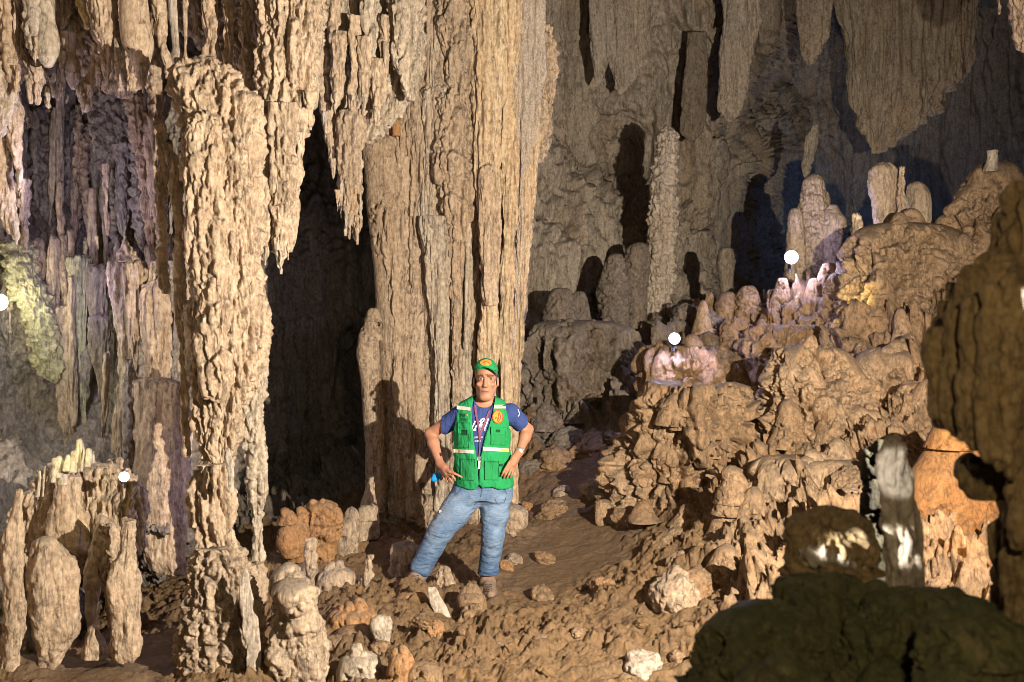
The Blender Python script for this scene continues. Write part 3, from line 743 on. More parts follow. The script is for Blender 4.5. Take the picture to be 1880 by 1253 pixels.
for k, (x, y, Yv) in enumerate([(208, 152, 6.1), (216, 146, 6.12), (198, 164, 6.15), (184, 176, 6.3), (190, 150, 6.2), (232, 172, 6.2), (30, 174, 6.05), (66, 118, 6.0), (90, 202, 6.3), (98, 176, 6.3), (152, 208, 6.35), (162, 190, 6.35), (262, 166, 6.1), (256, 140, 6.15),
                                (548, 298, 5.75), (554, 290, 5.8), (570, 236, 6.3), (560, 250, 6.2), (597, 254, 7.0), (604, 292, 7.0), (612, 326, 7.0), (620, 384, 6.98), (626, 396, 7.0), (634, 430, 6.98), (641, 436, 7.0), (656, 446, 7.0), (662, 420, 7.0),
                                (486, 484, 5.7), (478, 470, 5.72), (516, 500, 5.7), (509, 478, 5.72), (530, 474, 5.8), (537, 440, 5.85), (668, 212, 6.9), (650, 208, 6.9), (690, 236, 6.95), (708, 138, 6.95), (616, 206, 6.95), (116, 190, 6.4), (140, 170, 6.45), (36, 356, 6.3), (30, 446, 6.35), (48, 464, 6.45)]):
    ln = random.uniform(30, 66); w = random.uniform(4, 8)
    formation("stalactite", "thin needle stalactite in the drip fringe of the ceiling", "stalactite", [(y - ln, x - w * .6, x + w * .6), (y - ln * .5, x - w * .42, x + w * .42), (y - ln * .15, x - w * .22, x + w * .22), (y + 4, x - .5, x + .5)],
              Yv, random.choice(["cream", "pale", "white"]), TIP, 1, group="needle stalactites of the drip fringe", seed=k * 1.7)

# ---- recess formations under them
REC = [
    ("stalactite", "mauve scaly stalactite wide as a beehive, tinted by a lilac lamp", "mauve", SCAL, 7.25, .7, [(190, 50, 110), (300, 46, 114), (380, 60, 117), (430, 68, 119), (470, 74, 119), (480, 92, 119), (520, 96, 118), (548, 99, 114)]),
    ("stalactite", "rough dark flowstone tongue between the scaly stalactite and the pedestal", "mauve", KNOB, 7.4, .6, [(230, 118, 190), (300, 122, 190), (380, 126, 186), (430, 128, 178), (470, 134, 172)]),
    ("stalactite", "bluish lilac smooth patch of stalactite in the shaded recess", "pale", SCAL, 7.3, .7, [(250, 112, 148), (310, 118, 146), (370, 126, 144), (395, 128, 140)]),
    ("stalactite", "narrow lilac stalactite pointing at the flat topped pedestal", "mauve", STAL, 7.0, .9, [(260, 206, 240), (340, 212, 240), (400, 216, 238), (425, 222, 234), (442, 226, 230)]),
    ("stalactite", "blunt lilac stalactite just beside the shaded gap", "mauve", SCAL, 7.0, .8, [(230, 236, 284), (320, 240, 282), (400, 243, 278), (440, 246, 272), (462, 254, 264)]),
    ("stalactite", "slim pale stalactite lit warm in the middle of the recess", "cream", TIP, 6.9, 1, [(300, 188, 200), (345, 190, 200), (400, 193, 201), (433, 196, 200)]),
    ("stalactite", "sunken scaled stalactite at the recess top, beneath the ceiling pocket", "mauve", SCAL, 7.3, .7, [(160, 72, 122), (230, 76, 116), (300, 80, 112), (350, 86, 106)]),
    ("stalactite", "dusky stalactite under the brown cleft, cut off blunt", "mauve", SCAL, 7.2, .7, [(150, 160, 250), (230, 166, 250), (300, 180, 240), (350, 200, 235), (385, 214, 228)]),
    ("flowstone_pedestal", "greenish yellow fluted flowstone pedestal with a flat rim", "glow_tint", RIBF, 6.95, .6, [(468, 124, 168), (482, 120, 168), (500, 123, 166), (600, 130, 162), (700, 140, 158), (770, 148, 160), (840, 152, 162)]),
    ("flowstone_pedestal", "dark grey fluted pedestal, upper of two stacked ones", "grey", RIBF, 6.85, .6, [(486, 164, 196), (500, 160, 200), (540, 160, 198), (592, 164, 194)]),
    ("flowstone_pedestal", "dark grey funnel shaped pedestal, lower of two stacked ones", "grey", RIBF, 6.78, .6, [(578, 168, 200), (592, 159, 207), (620, 163, 204), (680, 172, 197), (728, 180, 190)]),
    ("flowstone_pedestal", "long fluted tan pedestal with a flat dusty rim", "tan", RIB, 6.75, .6, [(474, 212, 262), (486, 198, 272), (500, 198, 268), (560, 204, 262), (620, 212, 258), (700, 214, 252), (780, 205, 254), (860, 206, 242), (930, 212, 240)]),
    ("stalactite", "reddish brown fluted bell of flowstone hanging by the shaded gap", "tan", RIB, 6.7, .6, [(510, 276, 302), (530, 256, 306), (560, 254, 310), (600, 257, 314), (640, 261, 316), (680, 264, 310), (715, 270, 297), (730, 278, 290)]),
    ("stalagmite", "brown stub stalagmites rising from the flat dusty rim", "tan", STAL, 6.72, .9, [(432, 226, 232), (450, 220, 240), (480, 212, 262)]),
    ("flowstone_wall", "pale wall of flowstone hanging over the dark floor gap", "cream", SOFT, 6.3, .35, [(690, 240, 336), (760, 246, 350), (860, 250, 352), (960, 256, 348), (1000, 256, 344), (1036, 266, 346), (1058, 296, 344)]),
    ("stalactite", "scaly cream stalactite washed by the lamp glow at the frame edge", "glow_tint", SCAL, 6.9, .6, [(440, -10, 60), (500, 8, 72), (560, 30, 100), (620, 52, 112), (680, 64, 118), (706, 90, 112)]),
    ("stalactite", "stained stalactite running down into dark drips near the lamp glow", "tan", RIBF, 6.95, .6, [(560, 86, 134), (640, 96, 140), (700, 102, 142), (760, 108, 140), (830, 116, 136), (860, 120, 130)]),
    ("limestone_column", "pinkish limestone pillar at the frame edge, broken into stacked joints", "cream", SOFT, 5.33, .8, [(895, 26, 46), (940, 15, 45), (990, 0, 43), (1020, -4, 41), (1060, 0, 48), (1120, 6, 51), (1160, 5, 47), (1200, -2, 41), (1290, -12, 42)]),
    ("limestone_block", "large pale pink limestone block standing beside the jointed pillar", "cream", SOFT, 5.38, .7, [(985, 66, 82), (998, 62, 112), (1025, 58, 142), (1060, 56, 146), (1120, 58, 143), (1160, 62, 142), (1195, 70, 122), (1230, 78, 97), (1264, 76, 90)]),
    ("limestone_block", "cracked cream block leaning on top of the large pale pink one", "cream", SOFT, 5.75, .7, [(868, 108, 150), (900, 100, 150), (930, 98, 152), (975, 90, 164), (1003, 96, 166), (1020, 128, 156)]),
    ("flowstone_wall", "pinkish cream flowstone apron joining the lower pillars above the dark gaps", "cream", DRIP, 5.88, .3, [(846, 90, 180), (880, 62, 250), (920, 40, 262), (960, 20, 264), (1005, 6, 258), (1030, 24, 250), (1046, 50, 200)]),
    ("stalagmite", "slender tan leg of limestone above a rounded foot stone", "cream", SOFT, 5.58, .9, [(940, 176, 190), (975, 178, 218), (1010, 168, 216), (1060, 160, 195), (1110, 160, 178), (1152, 163, 174)]),
    ("stalagmite", "rounded foot stone under the slender limestone leg", "cream", SOFT, 5.38, .9, [(1148, 166, 175), (1165, 160, 186), (1188, 153, 191), (1208, 152, 190)]),
    ("stalagmite", "smooth swollen tan pillar shaped like an elephant leg", "cream", SOFT, 5.33, .9, [(950, 222, 250), (1010, 218, 250), (1030, 204, 254), (1060, 193, 258), (1085, 195, 258), (1120, 201, 257), (1168, 204, 258), (1182, 201, 262), (1200, 202, 258), (1214, 207, 247)]),
    ("stalagmite", "rough tan buttress leaning against the elephant leg pillar", "tan", STAL, 5.53, .8, [(960, 182, 214), (1020, 184, 214), (1060, 186, 210), (1110, 196, 214), (1170, 204, 216)]),
    ("stalactite", "ragged brown drip fringe hanging above the slender leg", "tan", STAL, 6.0, .7, [(840, 196, 236), (900, 204, 232), (940, 210, 228), (968, 214, 222)]),
]
for i, (nm, lab, m, ly, Yv, drv, rows) in enumerate(REC):
    formation(nm, lab, nm.split("_")[-1], rows, Yv, m, ly, drv, seed=300 + i * 2.1, dmax=.45,
              bot=nm == "stalactite", top=.3 if "foot" not in lab else True, group=("stalactites in the recess" if nm == "stalactite" else None))
# the folded curtain of thin ribs that lines the recess
rf = rbf(RECESS, .01)
rc = thing("flowstone_curtain", P(160, 900, 6.9), "dense folded curtain of thin grey mauve flowstone ribs lining the shaded recess", "flowstone curtain", kind="thing")
RS = random.Random(5)
for k in range(64):
    x = -20 + 365 * (k + RS.random()) / 64
    y0 = RS.choice([110, 150, 190, 240, 320, 420, 520, 560, 640]) + RS.uniform(-25, 25)
    ln = RS.uniform(110, 330); w = RS.uniform(8, 22)
    y1 = min(y0 + ln, 930 if x > 200 else 840)
    if y1 - y0 < 60 or (x < 130 and 600 < (y0 + y1) / 2): continue
    q = RS.uniform(-10, 10)
    rows = [(y0, x - w * .4, x + w * .4), (y0 + (y1 - y0) * .15, x - w * .6, x + w * .6), (y0 + (y1 - y0) * .6, x - w * .5 + q * .5, x + w * .5 + q * .5), (y1, x - w * .2 + q, x + w * .2 + q)]
    Yv = min(float(rf(x, yy)) for yy in (y0, (y0 + y1) / 2, y1)) - .02
    formation("flowstone_rib", None, None, rows, Yv, RS.choice(["mauve", "mauve", "pale", "tan", "mauve", "cream"]), RS.choice([SCAL, TIP, RIBF, STAL]), 1.3, parent=rc, seed=k * 1.9, top=True, bot=True)
# little calcite fingers around the yellow lamp
for i, (x, y, w, h) in enumerate([(74, 862, 10, 50), (82, 854, 8, 58), (92, 856, 7, 34), (100, 842, 10, 44), (109, 838, 8, 40), (118, 844, 9, 46), (126, 836, 9, 30), (136, 828, 9, 40), (146, 806, 7, 52), (154, 812, 8, 54), (163, 824, 8, 34), (172, 826, 8, 26)]):
    rows = [(y, x - w * .3, x + w * .3), (y + h * .3, x - w * .5, x + w * .5), (y + h, x - w * .7 - 3, x + w * .5 - 3)]
    formation("stalagmite", "small yellow lit calcite finger in the row above the cracked cream block", "stalagmite", rows, 5.55 + .02 * (i % 3), "white", SOFT, 1, group="yellow lit calcite fingers", top=True, seed=i * 1.3)

# ---- stalagmites and lumps between the tall column and the man
MID = [
    ("stalagmite", "thick grey cream stalagmite of stacked lumps beside the tall column's foot", "tan", LUMP, 5.15, .9, [(1034, 518, 542), (1050, 512, 550), (1066, 507, 566), (1092, 508, 582), (1128, 511, 582), (1142, 502, 587), (1180, 501, 590), (1250, 495, 590), (1300, 490, 594)], True),
    ("stalagmite", "rounded tan knob riding on the thick stacked stalagmite", "tan", LUMP, 5.06, .9, [(1064, 514, 560), (1090, 512, 578), (1118, 524, 570), (1132, 534, 556)], True),
    ("stalagmite", "knobbly orange coral stalagmite with a bulbous crown", "orange", CORAL, 7.1, .9, [(918, 592, 604), (926, 570, 612), (950, 558, 618), (975, 562, 618), (1000, 570, 610), (1040, 560, 606), (1080, 556, 600)], True),
    ("stalagmite", "twin horned orange coral lump beside the bulbous crown", "orange", CORAL, 7.0, .9, [(946, 546, 556), (958, 542, 562), (976, 528, 566), (1000, 524, 560), (1030, 532, 556)], True),
    ("stalagmite", "small orange finger knob at the edge of the dark alcove", "orange", CORAL, 6.95, .9, [(948, 524, 539), (966, 524, 540), (975, 516, 546), (1000, 514, 550), (1022, 524, 548)], True),
    ("stalagmite", "pale brown cone stalagmite behind the coral lumps", "tan", CORAL, 7.3, .9, [(943, 637, 650), (960, 626, 654), (985, 616, 654), (1010, 620, 650), (1050, 612, 650)], True),
    ("stalagmite", "short knobbed stalagmite half in the column's shadow", "tan", CORAL, 7.5, .9, [(941, 662, 676), (955, 655, 681), (975, 656, 672), (1000, 650, 672)], True),
    ("stalagmite", "thin upright calcite finger in front of the coral lumps", "tan", STAL, 6.3, 1, [(986, 563, 578), (1006, 562, 580), (1040, 558, 582), (1085, 552, 586), (1120, 552, 590)], True),
    ("stalagmite", "round warty lump between the finger and the standing slab", "tan", CORAL, 6.3, .9, [(1040, 606, 630), (1058, 594, 642), (1088, 590, 640), (1116, 604, 628)], True),
    ("standing_stone", "narrow splinter of stone leaning amid dark shadow", "tan", STAL, 6.3, .8, [(1019, 673, 684), (1050, 668, 684), (1070, 655, 682), (1095, 652, 674), (1125, 640, 664)], False),
    ("boulder", "orange brown rounded boulder in front of the leaning splinter", "orange", CORAL, 5.75, .9, [(1116, 634, 668), (1130, 616, 680), (1148, 612, 681), (1165, 624, 676)], True),
    ("stalagmite", "bone white broken stalagmite stump with a bulging top", "white", SOFT, 5.45, .9, [(1129, 696, 716), (1140, 686, 722), (1156, 686, 721), (1175, 692, 718), (1200, 695, 716), (1224, 700, 712)], True),
    ("stalagmite", "stout tan stump below the man's raised boot", "orange", LUMP, 6.15, .9, [(1086, 752, 774), (1094, 738, 782), (1110, 733, 785), (1130, 735, 774), (1160, 730, 774), (1190, 726, 776)], True),
    ("stone_slab", "pale slab of rock propped slanting beside the tan stump", "white", SOFT, 6.0, .45, [(1078, 784, 800), (1095, 788, 812), (1112, 793, 823), (1140, 802, 834), (1164, 810, 832), (1174, 815, 828)], False),
    ("boulder", "dark lumpy rock lying between the man's boots", "rubble", CORAL, 6.05, .9, [(1084, 852, 872), (1098, 846, 884), (1114, 848, 886), (1130, 856, 880)], True),
    ("stone_slab", "brown broken rod of rock pointing up at the planted boot", "rubble", STAL, 5.9, .8, [(1110, 862, 882), (1128, 846, 872), (1148, 834, 860), (1156, 836, 852)], False),
    ("boulder", "flat topped brown rock in the man's shadow beside the jeans", "tan", LUMP, 6.95, .9, [(994, 738, 756), (1008, 718, 768), (1030, 718, 768), (1060, 716, 766), (1095, 704, 772)], True),
    ("stalagmite", "small tan cone standing in the shadow between the man's legs", "tan", STAL, 6.6, .9, [(1040, 806, 822), (1060, 802, 828), (1095, 798, 846), (1130, 796, 852)], True),
    ("stalagmite", "knobbed grey stalagmite just past the man's straight leg", "tan", LUMP, 7.7, .9, [(926, 932, 950), (940, 924, 962), (962, 924, 962), (975, 930, 952), (990, 922, 958), (1020, 918, 966), (1056, 918, 976)], True),
    ("stalagmite", "ragged spindly stalagmite climbing the great column's shaded edge", "tan", CORAL, 8.2, .9, [(566, 678, 686), (590, 674, 688), (615, 664, 690), (650, 660, 690), (700, 668, 694), (760, 672, 700), (820, 676, 700), (940, 676, 704)], True),
    ("stalagmite", "white tipped stump catching light below the spindly stalagmite", "tan", SOFT, 7.7, .9, [(870, 676, 686), (890, 670, 688), (930, 664, 690), (990, 660, 692)], True),
    ("stalagmite", "reddish brown rod standing on the great column's shoulder", "orange", SOFT, 8.22, 1, [(130, 720, 731), (160, 720, 732), (215, 722, 734), (250, 722, 736)], True),
    ("stalagmite", "stubby knob beside the reddish brown rod", "tan", CORAL, 8.2, 1, [(182, 703, 714), (205, 702, 717), (235, 700, 720)], True),
    ("boulder", "cream lump at the bottom edge near the bone white stump", "pale", CORAL, 5.1, .9, [(1198, 650, 676), (1210, 636, 686), (1235, 630, 690), (1270, 626, 692)], True),
    ("boulder", "orange tinted coral lump at the bottom edge of the rubble", "orange", CORAL, 5.0, .9, [(1196, 738, 748), (1208, 724, 752), (1230, 718, 756), (1270, 714, 762)], True),
    ("boulder", "brown lump beside the orange tinted coral lump", "rubble", CORAL, 5.0, .9, [(1218, 760, 788), (1232, 752, 800), (1270, 748, 806)], True),
    ("boulder", "grey brown boulder in shade by the thick stacked stalagmite", "rubble", CORAL, 5.6, .9, [(1180, 614, 640), (1200, 606, 650), (1225, 606, 650)], True),
    ("boulder", "brown knobbed rock beneath the orange brown boulder", "rubble", CORAL, 5.6, .9, [(1150, 630, 672), (1172, 622, 690), (1200, 622, 692), (1215, 640, 680)], True),
]
for i, (nm, lab, m, ly, Yv, drv, rows, tp) in enumerate(MID):
    o = formation(nm, lab, nm.replace("_", " ").split()[-1] if nm != "stalagmite" else nm, rows, Yv, m, ly, drv, seed=400 + i * 1.7, top=tp, step=2.0, sm=3)
    if ly is CORAL and i < 25:
        add_knobs(o, rows, Yv, drv, m, 9, 8, 17, 40 + i, up=1.5)

# ---- right side: stalagmites on the far slope
FAR = [
    ("tall straight grey stalagmite, the highest on the far slope", "pale", SCAL, 11.0, [(228, 1216, 1228), (240, 1209, 1240), (250, 1206, 1246), (300, 1199, 1246), (400, 1189, 1243), (480, 1186, 1241), (520, 1184, 1236), (560, 1186, 1229), (612, 1184, 1218)]),
    ("stepped grey stalagmite with a rounded top, left of the tall straight one", "grey", CORAL, 10.6, [(467, 1124, 1141), (480, 1118, 1143), (508, 1110, 1146), (540, 1104, 1150), (570, 1108, 1147), (612, 1112, 1148), (645, 1116, 1150)]),
    ("rough stalagmite squeezed against the tall straight one", "grey", CORAL, 10.8, [(446, 1168, 1181), (460, 1156, 1186), (490, 1150, 1186), (530, 1155, 1182), (570, 1154, 1182), (605, 1156, 1180)]),
    ("castle like stalagmite tower behind the upper white lamp", "tan", CORAL, 10.0, [(320, 1489, 1500), (334, 1480, 1507), (350, 1478, 1508), (372, 1474, 1510), (396, 1472, 1512), (440, 1470, 1514), (500, 1466, 1516), (560, 1460, 1520)]),
    ("side turret stalagmite hugging the castle like tower", "tan", CORAL, 10.1, [(352, 1509, 1518), (368, 1506, 1521), (400, 1506, 1520), (440, 1506, 1520)]),
    ("low shoulder stalagmite before the castle like tower", "tan", CORAL, 9.9, [(383, 1455, 1466), (400, 1450, 1470), (450, 1449, 1474), (520, 1446, 1480)]),
    ("square topped stalagmite beside the castle like tower", "tan", CORAL, 9.9, [(378, 1522, 1534), (396, 1516, 1540), (406, 1514, 1547), (440, 1512, 1543), (480, 1508, 1532), (530, 1506, 1530)]),
    ("dim thin stalagmite in the gloom past the castle tower", "back", STAL, 12.5, [(390, 1566, 1580), (420, 1562, 1584), (520, 1556, 1590)]),
    ("dark knobbed stalagmite on the crest left of the upper lamp", "grey", CORAL, 10.4, [(456, 1324, 1341), (480, 1320, 1345), (510, 1324, 1342), (540, 1326, 1342)]),
    ("rounded stalagmite on the crest below the upper lamp", "rubble", CORAL, 9.7, [(526, 1366, 1382), (545, 1358, 1388), (575, 1356, 1390), (600, 1352, 1392)]),
    ("lumpy stalagmite paired with the rounded one", "rubble", CORAL, 9.8, [(537, 1328, 1344), (560, 1318, 1350), (600, 1320, 1352), (640, 1316, 1356)]),
    ("thin spike stalagmite right of the lower lamp", "rubble", STAL, 9.9, [(537, 1299, 1307), (550, 1296, 1311), (590, 1292, 1316)]),
    ("tapered stalagmite directly under the upper white lamp", "rubble", CORAL, 9.35, [(511, 1431, 1442), (540, 1424, 1446), (600, 1402, 1446), (650, 1396, 1450)]),
    ("smooth finger stalagmite right under the upper white lamp", "tan", SOFT, 9.2, [(542, 1456, 1468), (570, 1449, 1472), (640, 1440, 1474), (670, 1438, 1476)]),
    ("cracked grey stalagmite two places right of the upper lamp", "rubble", CORAL, 9.25, [(512, 1490, 1506), (540, 1484, 1512), (600, 1478, 1510), (660, 1476, 1512)]),
    ("short stalagmite beside the yellow lit block", "rubble", CORAL, 9.2, [(484, 1514, 1529), (510, 1506, 1530), (560, 1506, 1532), (620, 1504, 1534)]),
    ("blocky stalagmite with a bright yellow lit flank", "rubble", CORAL, 8.8, [(500, 1536, 1556), (520, 1524, 1562), (560, 1515, 1562), (620, 1510, 1560), (680, 1508, 1556)]),
    ("wide headed stalagmite on the ridge, first of three upright ones", "tan", SOFT, 8.8, [(298, 1614, 1640), (314, 1602, 1645), (340, 1597, 1647), (370, 1604, 1646), (420, 1606, 1642), (460, 1596, 1642), (500, 1590, 1644)]),
    ("slim pencil stalagmite on the ridge, second of three upright ones", "cream", STAL, 8.7, [(304, 1648, 1660), (340, 1647, 1663), (380, 1648, 1664), (415, 1646, 1668), (450, 1644, 1672)]),
    ("leaning stalagmite on the ridge, third of three upright ones", "tan", SOFT, 8.85, [(335, 1668, 1688), (360, 1664, 1703), (400, 1670, 1708), (430, 1682, 1716), (480, 1690, 1730)]),
    ("small broken stump balanced on the high cone", "white", SOFT, 8.3, [(277, 1808, 1832), (295, 1808, 1831), (316, 1802, 1830)]),
    ("squat lump at the crack beside the lower lamp", "rubble", CORAL, 9.3, [(585, 1336, 1352), (600, 1330, 1366), (640, 1326, 1372), (680, 1322, 1376)]),
    ("tiny knob stalagmite left of the lower lamp on grey rubble", "grey", CORAL, 10.3, [(530, 1020, 1040), (545, 1012, 1046), (580, 1006, 1052), (620, 1000, 1060)]),
    ("low twin knob stalagmite against the shadowed wall", "grey", CORAL, 10.4, [(536, 1058, 1070), (550, 1052, 1074), (590, 1050, 1080), (620, 1046, 1088)]),
]
for i, (lab, m, ly, Yv, rows) in enumerate(FAR):
    flat = "stump" in lab or "square" in lab
    formation("stalagmite", lab, "stalagmite", rows, Yv, m, ly, .95, group="stalagmites on the far slope", seed=500 + i * 1.3, top=.55 if not flat else False, step=2.0, sm=3)

# ---- right side: big rock masses
BIG = [
    ("rock_mass", "broad tan rock mass carrying the three ridge stalagmites", "clay", 8.5, .6, [(410, 1636, 1672), (418, 1604, 1700), (436, 1596, 1722), (455, 1586, 1742), (480, 1576, 1748), (520, 1562, 1752), (580, 1558, 1745), (640, 1552, 1732), (710, 1552, 1704), (780, 1556, 1690)]),
    ("rock_mass", "high cone of tan rock topped by a broken stump", "clay", 8.5, .7, [(298, 1808, 1852), (326, 1790, 1862), (366, 1772, 1868), (400, 1756, 1876), (450, 1742, 1884), (520, 1735, 1890), (590, 1720, 1880), (680, 1712, 1860)]),
    ("rock_mass", "round cauliflower boulder with a shadowed overhang beside the earth path", "clay", 7.75, .8, [(770, 1200, 1300), (790, 1170, 1330), (830, 1156, 1336), (870, 1150, 1338), (910, 1146, 1330), (938, 1140, 1315), (966, 1166, 1290)]),
    ("rock_mass", "knobbly cap of rock overhanging the cauliflower boulder", "rubble", 7.5, .8, [(716, 1246, 1300), (735, 1196, 1340), (765, 1190, 1362), (790, 1196, 1368), (815, 1226, 1368), (840, 1276, 1368), (866, 1316, 1364), (890, 1330, 1358)]),
    ("rock_mass", "tall knobby tan buttress right of the dark cleft", "clay", 7.35, .6, [(634, 1448, 1500), (655, 1434, 1540), (690, 1424, 1562), (740, 1416, 1596), (790, 1402, 1612), (840, 1398, 1624), (890, 1396, 1636)]),
    ("rock_mass", "crusty upright rock spine below the dark cleft", "rubble", 6.4, .8, [(884, 1336, 1364), (920, 1326, 1368), (980, 1310, 1366), (1030, 1284, 1372), (1080, 1262, 1384), (1116, 1240, 1390)]),
    ("rock_mass", "brown boulder face beneath the broad ridge mass", "clay", 7.6, .6, [(640, 1600, 1680), (670, 1590, 1712), (720, 1590, 1720), (780, 1600, 1724), (850, 1610, 1728)]),
    ("rock_mass", "orange lit rock face beside the white faced near stalagmite", "rust", 5.4, .5, [(780, 1740, 1800), (820, 1720, 1830), (880, 1690, 1850), (940, 1680, 1860), (1000, 1680, 1860), (1090, 1680, 1860)]),
    ("rock_mass", "jagged crest of knobs under the lower white lamp", "rubble", 8.9, .7, [(640, 1210, 1290), (665, 1190, 1320), (700, 1200, 1340), (740, 1220, 1340)]),
    ("rock_mass", "grey rubble bank behind the earth path", "grey", 10.0, .5, [(590, 990, 1100), (640, 968, 1160), (700, 962, 1180), (760, 966, 1150), (820, 975, 1090)]),
    ("rock_mass", "broad bumpy shelf of tan rock with small overhangs", "clay", 6.7, .5, [(840, 1450, 1560), (862, 1410, 1600), (900, 1395, 1600), (950, 1390, 1596), (1010, 1392, 1590)]),
    ("rock_mass", "pile of knobs filling the slope under the crest stalagmites", "rubble", 8.95, .6, [(600, 1400, 1500), (640, 1380, 1540), (690, 1372, 1545), (750, 1376, 1540)]),
]
for i, (nm, lab, m, Yv, drv, rows) in enumerate(BIG):
    bm = formation(nm, lab, "rock mass", rows, Yv, m, BOUL, drv, seed=600 + i * 2.9, top=.45, dmax=.75, step=1.9, sm=6)
    add_knobs(bm, rows, Yv, drv, m, {7: 3, 8: 5}.get(i, 11), 12 * 8 / Yv, 30 * 8 / Yv, 100 + i, .75, up=1.35)

# ---- far draperies at upper right
DRP = [
    ("wide curtain of fine vertical flutes in the dim upper distance", "back", 15.2, [(-120, 1530, 1802), (0, 1536, 1792), (60, 1548, 1786), (110, 1554, 1780), (150, 1556, 1768), (175, 1558, 1742), (205, 1562, 1722), (222, 1574, 1700), (245, 1590, 1680), (268, 1596, 1640), (284, 1598, 1616)]),
    ("shaded folded drapery left of the wide fluted curtain", "back", 14.2, [(-120, 1455, 1532), (20, 1460, 1530), (60, 1464, 1524), (100, 1470, 1505), (122, 1478, 1490)]),
    ("cream stalactite blade cut by the upper corner of the frame", "cream", 7.0, [(-120, 1845, 1990), (0, 1857, 1990), (40, 1864, 1960), (80, 1872, 1930), (106, 1878, 1900)]),
    ("short pale stalactite hanging beside the corner blade", "cream", 7.4, [(-80, 1826, 1848), (0, 1831, 1842), (28, 1834, 1837)]),
    ("forked brown stalactite bunch above the stalagmite's shadow", "back", 12.2, [(-120, 1090, 1200), (0, 1100, 1195), (80, 1108, 1190), (120, 1120, 1180), (160, 1128, 1160), (176, 1132, 1146)]),
    ("narrow brown stalactite at the edge of the pale wall", "back", 12.1, [(-120, 1074, 1098), (60, 1082, 1112), (120, 1090, 1116), (160, 1094, 1102)]),
    ("rust stained bulging drapery high on the back wall", "back", 12.1, [(-120, 1320, 1392), (0, 1322, 1396), (40, 1326, 1398), (62, 1322, 1392), (120, 1318, 1380), (200, 1320, 1366), (226, 1332, 1350)]),
    ("pitted grey drapery panel behind the tall straight stalagmite", "grey", 12.4, [(60, 1262, 1300), (120, 1256, 1302), (200, 1250, 1296), (250, 1250, 1290), (262, 1254, 1284)]),
    ("hanging tongue of pale rock before the navy gloom", "back", 11.8, [(228, 1492, 1504), (250, 1480, 1506), (280, 1474, 1500), (310, 1470, 1488), (326, 1474, 1482)]),
]
for i, (lab, m, Yv, rows) in enumerate(DRP):
    formation("flowstone_drapery" if i not in (2, 3, 4, 5) else "stalactite", lab, "drapery" if i not in (2, 3, 4, 5) else "stalactite", rows, Yv, m, RIB if i else [('rib', .10, 4, .02), ('rib', .06, 9, .03), ('rib', .03, 22, .05), ('fbm', .02, 12, .3, 3)], .4 if i not in (2, 3) else .8, seed=700 + i * 2.3, bot=i > 0, dmax=.7, step=2.4, expo=.8, sm=3)

# ---- nub stalagmites standing all over the rubble
SPX = [(1290, 600, 9.6, 16, 60), (1345, 650, 9.3, 18, 62), (1400, 640, 9.1, 20, 70), (1325, 700, 8.9, 22, 52), (1275, 700, 8.9, 20, 50), (1480, 690, 8.5, 24, 76), (1530, 690, 8.4, 24, 70),
       (1220, 752, 8.0, 24, 48), (1290, 762, 7.9, 24, 48), (1585, 690, 8.0, 26, 84), (1620, 560, 8.2, 30, 80), (1700, 560, 8.25, 26, 70), (1660, 640, 7.9, 32, 90), (1730, 650, 7.7, 30, 76),
       (1450, 800, 7.1, 34, 70), (1530, 800, 7.05, 36, 74), (1380, 960, 6.3, 34, 72), (1330, 1060, 5.9, 36, 66), 
       (1180, 950, 7.2, 30, 40), (1270, 960, 7.0, 32, 44), (1700, 760, 6.9, 36, 84), (1650, 820, 6.6, 34, 64), (1770, 480, 8.2, 26, 70), (1840, 430, 8.2, 24, 66), (1760, 560, 8.1, 28, 66), (1390, 1040, 5.9, 34, 50),
       (1110, 620, 10.2, 20, 42), (1030, 640, 10.1, 24, 48), (985, 690, 9.9, 22, 44), (1090, 700, 9.8, 26, 48), (1150, 700, 9.7, 24, 44), (1000, 780, 9.4, 26, 46), (1060, 770, 9.4, 24, 40)]
for i, (px, py, Yv, w, h) in enumerate(SPX):
    w *= random.uniform(.8, 1.25); h *= random.uniform(.6, 1.0); t = random.uniform(-.25, .25) * w
    rows = [(py - h, px - w * .12 + t, px + w * .14 + t), (py - h * .78, px - w * .34 + t * .8, px + w * .28 + t), (py - h * .45, px - w * .46, px + w * .5), (py, px - w * .7, px + w * .66), (py + h * .4, px - w * .9, px + w * .9)]
    far = py < 800 and px < 1200
    formation("stalagmite", "dull grey knobbly nub stalagmite on the far rubble bank" if far else "knobbly tan nub stalagmite rising from the rubble slope", "stalagmite", rows, Yv, "grey" if far else random.choice(["rubble", "clay", "clay"]), CORAL, .9,
              group="nub stalagmites of the far bank" if far else "nub stalagmites of the rubble slope", seed=900 + i * 1.7, top=True, step=2.0, sm=2)

